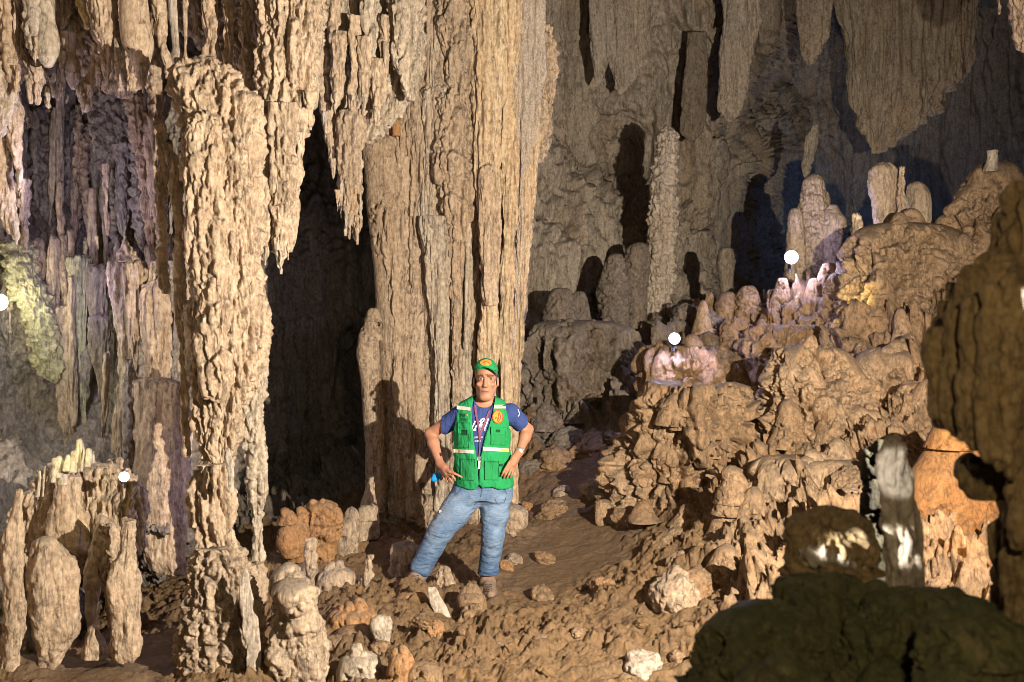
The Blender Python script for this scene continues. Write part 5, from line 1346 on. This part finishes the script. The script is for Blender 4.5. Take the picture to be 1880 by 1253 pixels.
M_VEST = cloth("green_vest_cloth", (.016, .255, .080), var=.12)
M_VEST2 = cloth("green_vest_pocket", (.016, .225, .070), var=.12)
M_NAVY = cloth("navy_cotton", (.035, .060, .19))
M_SILVER = plain("reflective_band", (.50, .475, .42), .5, .3, 300, .12, 60)
M_ORANGE = cloth("orange_embroidery", (.80, .27, .05), .6, 300, .25, vs=60)
M_RED = cloth("red_embroidery", (.62, .07, .03))
M_DKGREEN = cloth("dark_green_print", (.006, .07, .025))
M_WHITE = cloth("white_print", (.75, .75, .76), .2)
M_MAUVE = cloth("mauve_ribbon", (.20, .075, .15), .5, 500, .3, vs=80)

# ---- t-shirt
f = Field(W(805, 900, -.2), W(968, 722, .24), .0055)
sl, g = f.box(f.lo, f.lo + f.n * f.h)
f.put(sl, np.maximum(torso_d(g, -.006), W(0, 889)[2] - g[2]), 0)
for i in (0, 1):
    e = SH[i] * .40 + EL[i] * .60
    f.cap(SH[i] + [(.02, -.02)[i], 0, -.01], SH[i], .060, .062, .03)
    f.cap(SH[i], e, .062, .060, .02)
    ax = (EL[i] - SH[i]); ax /= np.linalg.norm(ax)
    q = (g[0] - e[0]) * ax[0] + (g[1] - e[1]) * ax[1] + (g[2] - e[2]) * ax[2]
    sel = ((g[0] - e[0]) ** 2 + (g[1] - e[1]) ** 2 + (g[2] - e[2]) ** 2) < .13 ** 2
    f.D = np.where(sel & ((g[0] - HIPS[0]) * (1, -1)[i] < -.165), np.maximum(f.D, q - .012), f.D).astype(np.float32)
    f.cap(e, e + ax * .06, .052, .052, .0, sub=True)
f.D = np.maximum(f.D, (np.sqrt((g[0] - NECK[0]) ** 2 + ((g[1] - NECK[1] - .01) * .9) ** 2 + ((g[2] - W(0, 731)[2]) * .75) ** 2) * -1 + .070)).astype(np.float32)
f.D = np.maximum(f.D, .066 - np.sqrt((g[0] - NECK[0]) ** 2 + (g[1] - NECK[1] + .055) ** 2 + (g[2] - W(0, 732)[2]) ** 2)).astype(np.float32)
V, F = f.mesh(); V = relax(V, F, 1)
n = vnormals(V, F)
V = V + n * (.006 * fbm(V[:, 0] * 9, V[:, 1] * 9, V[:, 2] * 16, 3))[:, None]
shirt = obj("t_shirt", V, F, M_NAVY, man)

# ---- vest: a cloth shell over the trunk, open in front
f = Field(W(822, 908, -.25), W(948, 718, .27), .0048)
sl, g = f.box(f.lo, f.lo + f.n * f.h)
x, y, z = g
fl = np.clip((W(0, 800)[2] - z) / .35, 0, 1)
td = torso_d(g, .012) - .006 * fl
d = np.maximum(td, -(torso_d(g, .0005) - .002))
pyz = CY - (z - EYE) / YM * FPX
edgeL = np.interp(pyz, [722, 735, 755, 775, 800, 830, 860, 884, 892], [868, 869.5, 867, 866, 869, 874, 878, 879, 874])
edgeR = np.interp(pyz, [722, 735, 755, 775, 800, 830, 860, 884, 892], [909, 908, 905, 900, 893, 885, 882, 881, 888])
xL = (edgeL - CX) / FPX * YM; xR = (edgeR - CX) / FPX * YM
front = y < YM + .02
hole = np.minimum(np.minimum(x - xL, xR - x), np.where(front, 1.0, -1.0))
d = np.maximum(d, hole)
d = np.maximum(d, W(0, 891)[2] + .008 * np.sin(x * 30) - z)
aw = np.interp(pyz, [722, 745, 770, 790, 800], [.150, .158, .168, .178, .30])
d = np.maximum(d, np.abs(x - (885 - CX) / FPX * YM) - aw)
nd = np.sqrt((x - NECK[0]) ** 2 + ((y - NECK[1] - .012) * .95) ** 2)
d = np.maximum(d, np.where(z > W(0, 745)[2], .078 - nd, -1))
f.D = d.astype(np.float32)
V, F = f.mesh(); V = relax(V, F, 2)
n = vnormals(V, F)
wr = .016 * fbm(V[:, 0] * 9 + V[:, 2] * 5, V[:, 1] * 6, V[:, 2] * 5, 3) + .014 * np.abs(pn(V[:, 0] * 18 + V[:, 2] * 8, V[:, 1] * 10, V[:, 2] * 6))
V = V + n * (wr * np.clip((W(0, 740)[2] - V[:, 2]) / .1, .3, 1))[:, None]
vest = obj("vest", V, F, M_VEST, man)
vest_bvh = BVHTree.FromPolygons([tuple(v) for v in V], F.tolist())
sV = np.array([tuple(v.co) for v in shirt.data.vertices]) + np.array(WORLD_AT[man.name])
sF = np.empty(len(shirt.data.polygons) * 4, np.int32); shirt.data.polygons.foreach_get("vertices", sF)
shirt_bvh = BVHTree.FromPolygons([tuple(v) for v in sV], sF.reshape(-1, 4).tolist())


def onto(bvh, px, py, off):
    """the point of the cloth seen at (px, py), lifted off it"""
    p = Vector(P(px, py, 1.0)) - Vector((0, 0, EYE)); p.normalize()
    h = bvh.ray_cast(Vector((0, 0, EYE)), p)
    q = h[0] if h[0] is not None else Vector((0, 0, EYE)) + p * (YM - .13)
    return np.array(q - p * off)


def patch(name, bvh, x0, x1, ya, yb, mat, parent, off=.003, thick=.004, nx=14, ny=8, rnd=None, label=None):
    """a flat piece sewn on the cloth: quad with corners; ya, yb give (left, right) heights"""
    u = np.linspace(0, 1, nx); v = np.linspace(0, 1, ny)
    G = np.zeros((ny, nx, 3)); B = G.copy()
    for j in range(ny):
        for i in range(nx):
            a, b = u[i], v[j]
            px = x0 + (x1 - x0) * a; t = ya[0] + (ya[1] - ya[0]) * a; bt = yb[0] + (yb[1] - yb[0]) * a
            py = t + (bt - t) * b
            if rnd:
                ca_, cb_ = 2 * a - 1, 2 * b - 1      # square to disc
                dx = ca_ * math.sqrt(1 - cb_ * cb_ / 2); dz = cb_ * math.sqrt(1 - ca_ * ca_ / 2)
                px = (x0 + x1) / 2 + dx * (x1 - x0) / 2; py = (ya[0] + yb[0]) / 2 + dz * (yb[0] - ya[0]) / 2
            G[j, i] = onto(bvh, px, py, off + thick); B[j, i] = onto(bvh, px, py, -.004)
    for j in range(ny):      # cloth pieces lie smooth: even out the ray-cast depths
        for k in (G, B): k[j] = k[j]
    V = np.vstack([G.reshape(-1, 3), B.reshape(-1, 3)])
    n = nx * ny
    F1 = quads(ny, nx, False)
    ring = [i for i in range(nx)] + [j * nx + nx - 1 for j in range(1, ny)] + [(ny - 1) * nx + i for i in range(nx - 2, -1, -1)] + [j * nx for j in range(ny - 2, 0, -1)]
    S = np.array([(ring[k], ring[(k + 1) % len(ring)], ring[(k + 1) % len(ring)] + n, ring[k] + n) for k in range(len(ring))])
    o = obj(name, V, np.vstack([F1, S]), mat, parent, smooth=False)
    if label: o["label"] = label
    return o


def strokes(name, bvh, lines, mat, parent, off=.004, label=None):
    """lettering or ornament as thin flat strokes laid on the cloth: [(half width px, [(px, py)...])...]"""
    V = []; F = []
    for w, pts in lines:
        p = np.array(pts, float)
        t = np.gradient(p, axis=0); t /= np.linalg.norm(t, axis=1, keepdims=True) + 1e-9
        nrm = np.stack([-t[:, 1], t[:, 0]], -1) * w
        b0 = len(V)
        for q, m in zip(p, nrm):
            V.append(onto(bvh, *(q - m), off)); V.append(onto(bvh, *(q + m), off))
        for k in range(len(p) - 1):
            F.append((b0 + 2 * k, b0 + 2 * k + 1, b0 + 2 * k + 3, b0 + 2 * k + 2))
    o = obj(name, np.array(V), np.array(F), mat, parent, smooth=False)
    if label: o["label"] = label
    return o


# reflective bands, pockets, badge
patch("reflective_band", vest_bvh, 838.5, 864.5, (744.6, 748.2), (751.8, 754.6), M_SILVER, vest)
patch("reflective_band", vest_bvh, 907.5, 928.8, (743.6, 743.4), (750.4, 750.2), M_SILVER, vest)
patch("reflective_band", vest_bvh, 832, 871, (824.6, 826.6), (831.2, 833.4), M_SILVER, vest)
patch("reflective_band", vest_bvh, 886.5, 934.5, (820.4, 823.8), (827.6, 830.4), M_SILVER, vest)
for (a, b) in ((832.6, 843.5), (919.5, 934)):
    patch("band_colour", vest_bvh, a, b, (825.6, 825.9) if a < 850 else (824, 824.6), (830.6, 831) if a < 850 else (828.6, 829.4), plain("orange_band", (.72, .40, .08), .5), vest, off=.006)
patch("pocket", vest_bvh, 842, 861, (776, 776.5), (822, 822.5), M_VEST2, vest, .004, .008)
patch("pocket_flap", vest_bvh, 841, 862, (776, 776), (796, 797), M_VEST, vest, .010, .006)
patch("pocket", vest_bvh, 902, 928, (785, 786), (817, 818), M_VEST2, vest, .004, .008)
patch("pocket_flap", vest_bvh, 901.5, 928.5, (784, 785), (797, 798), M_VEST, vest, .010, .006)
patch("pocket", vest_bvh, 846, 872, (842, 843), (881, 882), M_VEST2, vest, .004, .008)
patch("pocket", vest_bvh, 890, 916, (846, 847), (881, 882), M_VEST2, vest, .004, .008)
patch("pocket_tag", vest_bvh, 847, 857.5, (790, 790), (799, 799), M_DKGREEN, vest, .017, .003, 6, 4)
patch("pocket_tag", vest_bvh, 910.5, 918.5, (789, 789), (794.2, 794.2), M_DKGREEN, vest, .017, .003, 6, 4)
patch("pocket_tag", vest_bvh, 917, 924, (852, 852), (856.5, 856.5), M_DKGREEN, vest, .006, .003, 6, 4)
bd = patch("badge", vest_bvh, 904, 924, (753.5, 753.5), (778.2, 778.2), M_RED, vest, .004, .004, 16, 16, rnd=True)
patch("badge_face", vest_bvh, 905.2, 922.8, (755, 755), (776.6, 776.6), M_ORANGE, vest, .009, .002, 16, 16, rnd=True)
strokes("badge_emblem", vest_bvh, [(.9, [(917, 758), (918.5, 763), (919.5, 768), (917, 772), (914, 775)]), (.8, [(915, 759), (916, 765), (915, 770)]), (.8, [(909, 770), (911, 766), (914, 769), (913, 773)])], M_RED, vest, .013)


def text_on(name, body_, bvh, px, py, w, h, mat, parent, off=.004):
    """a line of lettering laid on the cloth, (px, py) its left top, w by h photo pixels"""
    cu = bpy.data.curves.new(name, 'FONT'); cu.body = body_; cu.resolution_u = 3
    tmp = bpy.data.objects.new(name, cu); C.objects.link(tmp)
    dg = bpy.context.evaluated_depsgraph_get()
    me = bpy.data.meshes.new_from_object(tmp.evaluated_get(dg))
    bpy.data.objects.remove(tmp); bpy.data.curves.remove(cu)
    n = len(me.vertices); co = np.empty(n * 3, np.float32); me.vertices.foreach_get("co", co); co = co.reshape(-1, 3)
    lo = co.min(0); hi = co.max(0); o0 = np.array(WORLD_AT[parent.name])
    for v in me.vertices:
        u = (v.co.x - lo[0]) / (hi[0] - lo[0]); t = (v.co.y - lo[1]) / (hi[1] - lo[1])
        v.co = Vector(onto(bvh, px + u * w, py + (1 - t) * h, off) - o0)
    me.materials.append(mat); me.name = name
    o = bpy.data.objects.new(name, me); C.objects.link(o); o.parent = parent
    WORLD_AT[o.name] = tuple(o0)
    return o


text_on("lettering", "PIF", vest_bvh, 845.5, 759.5, 10.5, 6.5, M_DKGREEN, vest, .006)
text_on("lettering", "VETEUR", vest_bvh, 845.5, 767.5, 14, 5, M_DKGREEN, vest, .006)
patch("print_dot", vest_bvh, 856.5, 859.5, (760.5, 760.5), (764.5, 764.5), M_ORANGE, vest, .003, .002, 5, 5, rnd=True)
strokes("script_lettering", shirt_bvh, [
    (1.2, [(872.5, 773), (871, 777), (868.5, 782), (866.5, 787), (867, 791), (870, 790), (873, 786), (875, 781)]),
    (1.2, [(880.5, 775), (884, 770.5), (888.5, 768.5), (890, 770), (887, 774), (882, 777), (881, 782), (880.5, 788), (882, 793)]),
    (1.1, [(884, 776), (885, 781), (884.5, 787), (882.5, 792)]),
    (1.1, [(896.5, 769), (895, 774), (893, 780), (890.5, 786), (889.5, 790), (891, 791)]), (1.2, [(871, 791.5), (874, 789)])], M_WHITE, shirt, .005)
text_on("lettering", "pere ut", shirt_bvh, 871.5, 801.5, 15, 4.4, M_WHITE, shirt, .004)
text_on("lettering", "a.m V", shirt_bvh, 871.5, 807.5, 12, 4, M_WHITE, shirt, .004)
strokes("sleeve_print", shirt_bvh, [(.7, [(951, 752), (952.5, 756), (954, 760)]), (.7, [(954, 758), (953.5, 762), (951, 765)])], M_WHITE, shirt, .005)
# lanyard, its clip and card
ly = strokes("lanyard", shirt_bvh, [(1.9, [(872, 737), (872.5, 745), (873.5, 757), (876, 770), (878.5, 783), (880.5, 796), (880.5, 806)]), (1.9, [(906, 737), (902, 745), (898, 757), (893, 770), (887.5, 783), (882.5, 796), (880.5, 806)]),
                                      (1.0, [(880.5, 804), (881, 815), (880.5, 826), (879.5, 838)])], M_MAUVE, man, .011)
patch("clip", shirt_bvh, 876.5, 882.5, (838, 838), (846, 846), plain("steel_clip", (.6, .6, .6), .3, metal=.8), ly, .010, .006, 5, 5)
patch("card", shirt_bvh, 878, 883.2, (846, 846), (861, 861), plain("white_card", (.7, .7, .68), .4), ly, .010, .004, 5, 6)

# ---- jeans
f = Field(W(738, 1075, -.30), W(948, 872, .25), .0058)
sl, g = f.box(f.lo, f.lo + f.n * f.h)
pel = np.sqrt(((g[0] - HIPS[0]) / .180) ** 2 + ((g[1] - YM) / .130) ** 2 + 0 * g[2])
pel = (pel - 1) * .14
f.put(sl, np.maximum(np.maximum(pel, g[2] - W(0, 884)[2]), W(0, 915)[2] - g[2]), 0)
RAD = [(.108, .082, .067), (.102, .073, .066)]
for i in (0, 1):
    a, b, c = LEG[i]
    f.cap(a + [0, 0, .01], a * .5 + b * .5, RAD[i][0], (RAD[i][0] + RAD[i][1]) / 2 + .004, .05)
    f.cap(a * .5 + b * .5, b, (RAD[i][0] + RAD[i][1]) / 2 + .004, RAD[i][1], .02)
    f.cap(b, c, RAD[i][1], RAD[i][2], .02)
    ax = (c - b) / np.linalg.norm(c - b)
    f.cap(c - ax * .075, c - ax * .02, RAD[i][2] + .003, RAD[i][2] + .007, .004)            # turned-up cuff
    q = (g[0] - c[0]) * ax[0] + (g[1] - c[1]) * ax[1] + (g[2] - c[2]) * ax[2]
    near = ((g[0] - c[0]) ** 2 + (g[1] - c[1]) ** 2 + (g[2] - c[2]) ** 2) < .2 ** 2
    f.D = np.where(near, np.maximum(f.D, q - .022), f.D).astype(np.float32)
    f.cap(c, c + ax * .05, .056, .058, 0, sub=True)
V, F = f.mesh(); V = relax(V, F, 1); n = vnormals(V, F)
pyv = CY - (V[:, 2] - EYE) / YM * FPX
wr = .007 * fbm(V[:, 0] * 6 + V[:, 2] * 5, V[:, 1] * 7, V[:, 2] * 9, 3)
fold = np.abs(pn(V[:, 0] * 7 + V[:, 2] * 6, V[:, 1] * 5, V[:, 2] * 12 - V[:, 0] * 10))
crease = pn(V[:, 0] * 5 + 3, V[:, 1] * 5, V[:, 2] * 34 + V[:, 0] * 14)
wr += .004 * crease * (.25 + np.clip((pyv - 1000) / 50, 0, 1) + .7 * np.exp(-((pyv - 930) / 16) ** 2) + .6 * np.exp(-((pyv - 980) / 16) ** 2))
V = V + n * wr[:, None]


def denim():
    m, nt, bs = nodes_of("faded_denim")
    N = nt.nodes.new; Lk = nt.links.new
    tc = N("ShaderNodeTexCoord")
    at = N("ShaderNodeAttribute"); at.attribute_name = "wear"; at.attribute_type = 'GEOMETRY'
    n = N("ShaderNodeTexNoise"); n.inputs["Scale"].default_value = 9; n.inputs["Detail"].default_value = 6; n.inputs["Roughness"].default_value = .65
    Lk(tc.outputs["Object"], n.inputs["Vector"])
    ad = N("ShaderNodeMath"); ad.operation = 'MULTIPLY_ADD'; ad.inputs[1].default_value = .9; Lk(n.outputs["Fac"], ad.inputs[0]); Lk(at.outputs["Fac"], ad.inputs[2])
    r = N("ShaderNodeValToRGB"); e = r.color_ramp.elements
    e[0].position = .32; e[0].color = (.055, .105, .20, 1); e[1].position = .95; e[1].color = (.25, .345, .46, 1)
    Lk(ad.outputs[0], r.inputs[0])
    d = N("ShaderNodeTexNoise"); d.inputs["Scale"].default_value = 5; d.inputs["Detail"].default_value = 4; Lk(tc.outputs["Object"], d.inputs["Vector"])
    dr = N("ShaderNodeMapRange"); dr.inputs[1].default_value = .55; dr.inputs[2].default_value = .75; dr.inputs[4].default_value = .45; Lk(d.outputs["Fac"], dr.inputs[0])
    x = N("ShaderNodeMix"); x.data_type = 'RGBA'; x.inputs[7].default_value = (.34, .31, .26, 1); Lk(dr.outputs[0], x.inputs[0]); Lk(r.outputs[0], x.inputs[6])
    Lk(x.outputs[2], bs.inputs["Base Color"]); bs.inputs["Roughness"].default_value = .85; bs.inputs["Specular IOR Level"].default_value = .15
    b = N("ShaderNodeBump"); b.inputs["Strength"].default_value = .5; b.inputs["Distance"].default_value = .004
    mp = N("ShaderNodeMapping"); mp.inputs[2].default_value = (0, -.6, 0); mp.inputs[3].default_value = (.7, 1, 2.2); Lk(tc.outputs["Object"], mp.inputs[0])
    n2 = N("ShaderNodeTexNoise"); n2.inputs["Scale"].default_value = 13; n2.inputs["Detail"].default_value = 8; n2.inputs["Roughness"].default_value = .55; Lk(mp.outputs[0], n2.inputs["Vector"])
    b.inputs["Strength"].default_value = .9; b.inputs["Distance"].default_value = .03
    Lk(n2.outputs["Fac"], b.inputs["Height"]); Lk(b.outputs[0], bs.inputs["Normal"])
    return m


jeans = obj("jeans", V, F, denim(), man)
wear = .22 * np.exp(-((pyv - 935) / 40) ** 2) + .14 * np.exp(-((pyv - 1000) / 25) ** 2) - .12 * (pyv < 892) + .5 * np.clip(fold - .22, 0, .4) - .06
ca = jeans.data.attributes.new("wear", 'FLOAT', 'POINT'); ca.data.foreach_set("value", wear.astype(np.float32))
j_bvh = BVHTree.FromPolygons([tuple(v) for v in V], F.tolist())
M_SEAM = cloth("dark_denim_seam", (.06, .10, .18))
strokes("fly_seam", j_bvh, [(.6, [(884, 889), (884.5, 900), (883, 912), (878, 922), (870, 928)])], M_SEAM, jeans, .004)
strokes("pocket_seam", j_bvh, [(.6, [(846, 890), (845, 900), (838, 908)]), (.6, [(926, 890), (927, 900), (931, 908)]), (.6, [(908, 915), (912, 924), (926, 923), (929, 914)])], M_SEAM, jeans, .004)
patch("waistband", j_bvh, 840, 934, (885.5, 885.5), (891.5, 891), denim(), jeans, .002, .005, 26, 4)
patch("tear", j_bvh, 806, 812, (937, 935), (942, 940), M_WHITE, jeans, .004, .003, 5, 4)

# ---- boots
M_BOOT = plain("muddy_leather_boot", (.20, .135, .095), .8, .8, 90, .4, 25)
M_SOLE = plain("worn_rubber_sole", (.10, .08, .065), .85, .5, 120, .3, 40)
M_LACE = plain("dark_boot_lace", (.05, .04, .035), .8)
for i, (heel, toe, ank) in enumerate([(W(770, 1068, -.05), W(745, 1079, -.24), W(771, 1050, -.08)), (W(894, 1084, .03), W(902, 1093, -.17), W(895, 1068, .02))]):
    f = Field(np.minimum(heel, toe) - .09, np.maximum(np.maximum(heel, toe), ank) + .09, .0052)
    ax = toe - heel; L = np.linalg.norm(ax); ax /= L
    f.chain([heel, heel + ax * L * .45 + [0, 0, .012], heel + ax * L * .8, toe], [.042, .043, .040, .030], .02)
    f.chain([ank + [0, 0, .02], ank, heel + ax * L * .15 + [0, 0, .015]], [.048, .050, .042], .02)
    f.chain([ank + [0, 0, -.01], heel + ax * L * .6 + [0, 0, .02]], [.046, .032], .03)
    sl, g = f.box(f.lo, f.lo + f.n * f.h)
    base = heel[2] - .040 + ((g[0] - heel[0]) * ax[0] + (g[1] - heel[1]) * ax[1]) * ax[2] / max(1e-6, 1 - ax[2] ** 2)
    f.D = np.maximum(f.D, base - g[2]).astype(np.float32)
    V, F = f.mesh(); V = relax(V, F, 1); n = vnormals(V, F)
    V = V + n * (.006 * fbm(V[:, 0] * 22, V[:, 1] * 22, V[:, 2] * 22, 3))[:, None]
    bt = obj("boot", V, F, M_BOOT, man)
    b_bvh = BVHTree.FromPolygons([tuple(v) for v in V], F.tolist())
    f2 = Field(np.minimum(heel, toe) - .10, np.maximum(heel, toe) + .06, .006)
    f2.chain([heel + [0, 0, -.034], heel + ax * L * .45 + [0, 0, -.036], heel + ax * L * .8 + [0, 0, -.036], toe + [0, 0, -.028]], [.046, .046, .046, .036], .02)
    sl, g = f2.box(f2.lo, f2.lo + f2.n * f2.h)
    base = heel[2] - .040 + ((g[0] - heel[0]) * ax[0] + (g[1] - heel[1]) * ax[1]) * ax[2] / max(1e-6, 1 - ax[2] ** 2)
    f2.D = np.maximum(f2.D, np.abs(g[2] - base) - .013).astype(np.float32)
    V, F = f2.mesh(); V = relax(V, F, 1)
    obj("sole", V, F, M_SOLE, bt)
    c0 = (ank + heel + ax * L * .6) / 2
    qx, qy = seen(*c0)
    strokes("laces", b_bvh, [(.8, [(qx - 6, qy - 5 + k * 4), (qx, qy - 4 + k * 4), (qx + 6, qy - 5.5 + k * 4)]) for k in range(4)], M_LACE, bt, .004)

# ---- cap: crown, peak, front panel
M_CAP = cloth("green_cap_cloth", (.016, .245, .078))
f = Field(HEAD + [-.13, -.24, -.02], HEAD + [.13, .17, .17], .005)
f.ell((hx, hy + .022, cz + .022), (.082, .104, .092), 0)
sl, g = f.box(f.lo, f.lo + f.n * f.h)
tilt = cz + .034 - (g[1] - hy) * .10 + (g[0] - hx) * -.10
f.D = np.maximum(f.D, tilt - g[2]).astype(np.float32)
f.ell((hx, hy + .022, cz + .012), (.0765, .098, .086), 0, sub=True)
V, F = f.mesh(); V = relax(V, F, 1)
cap_o = obj("cap", V, F, M_CAP, man)
c_bvh = BVHTree.FromPolygons([tuple(v) for v in V], F.tolist())
# curved peak
nu_, nv_ = 26, 9
G = np.zeros((nv_, nu_, 3))
for j in range(nv_):
    for i in range(nu_):
        a = -1.25 + 2.5 * i / (nu_ - 1); t = j / (nv_ - 1)
        ext = .046 * max(0, math.cos(a)) ** .6
        x = hx + math.sin(a) * (.080 + .010 * t)
        yv = hy + .022 - math.cos(a) * .098 - ext * t
        zv = cz + .053 + (yv - hy) * -.10 + (x - hx) * -.10 - .034 * (math.sin(a) ** 2) * (1 + .5 * t) - .004 * t
        G[j, i] = (x, yv, zv)
B = G + [0, 0, -.005]
V = np.vstack([G.reshape(-1, 3), B.reshape(-1, 3)]); n_ = nu_ * nv_
ring = [i for i in range(nu_)] + [j * nu_ + nu_ - 1 for j in range(1, nv_)] + [(nv_ - 1) * nu_ + i for i in range(nu_ - 2, -1, -1)] + [j * nu_ for j in range(nv_ - 2, 0, -1)]
S = np.array([(ring[k], ring[(k + 1) % len(ring)], ring[(k + 1) % len(ring)] + n_, ring[k] + n_) for k in range(len(ring))])
F1 = quads(nv_, nu_, False)
obj("peak", V, np.vstack([F1, F1[:, ::-1] + n_, S]), M_CAP, cap_o)
patch("front_panel", c_bvh, 881.5, 903, (660.5, 660.5), (672, 672), M_ORANGE, cap_o, .002, .003, 12, 9, rnd=True)
strokes("panel_emblem", c_bvh, [(.7, [(896, 665), (899, 667), (900, 670)]), (.6, [(887, 666), (892, 664.5), (896, 665)])], M_RED, cap_o, .007)

# ---- wristwatch
ax = (WR[1] - EL[1]); ax /= np.linalg.norm(ax)
c = WR[1] - ax * .012
u = np.cross(ax, (0, 1, 0)); u /= np.linalg.norm(u); v = np.cross(ax, u)
ph = np.linspace(0, 2 * math.pi, 28, endpoint=False)
prof = [(-.008, .0285), (-.008, .032), (.008, .031), (.008, .0275)]
G = np.array([[c + ax * a + (u * math.cos(p) + v * math.sin(p)) * r for p in ph] for a, r in prof])
wt_ = obj("watch", G.reshape(-1, 3), quads(4, 28, True), plain("steel_watch_band", (.5, .5, .48), .35, metal=.7), man)
V, F = sphere(c + np.array((.005, -.031, 0)), .014, sc=(1, .45, 1))
obj("watch_face", V, F, plain("watch_glass", (.6, .6, .6), .15), wt_)

# ---- the blue torch held behind his right hand: a thing of its own
tl = thing("pocket_torch", tuple(W(803, 876, .03)), "small bright blue pocket torch held in the man's hand at his hip", "torch")
M_BLUE = plain("blue_plastic", (.01, .26, .62), .35, var=.06)
f = Field(W(790, 892, -.06), W(818, 862, .10), .004)
f.chain([W(797, 880, .02), W(808, 872, .03)], [.020, .021], .004)
f.chain([W(797, 880, .02), W(799.5, 874, .02)], [.019, .021], .008)
V, F = f.mesh(); V = relax(V, F, 1)
obj("body", V, F, M_BLUE, tl)
V, F = tube(W(796.5, 880.5, .02), W(794.8, 881.8, .018), .0155, .0165)
obj("lens_ring", V, F, plain("dark_blue_rim", (.01, .08, .2), .4), tl)
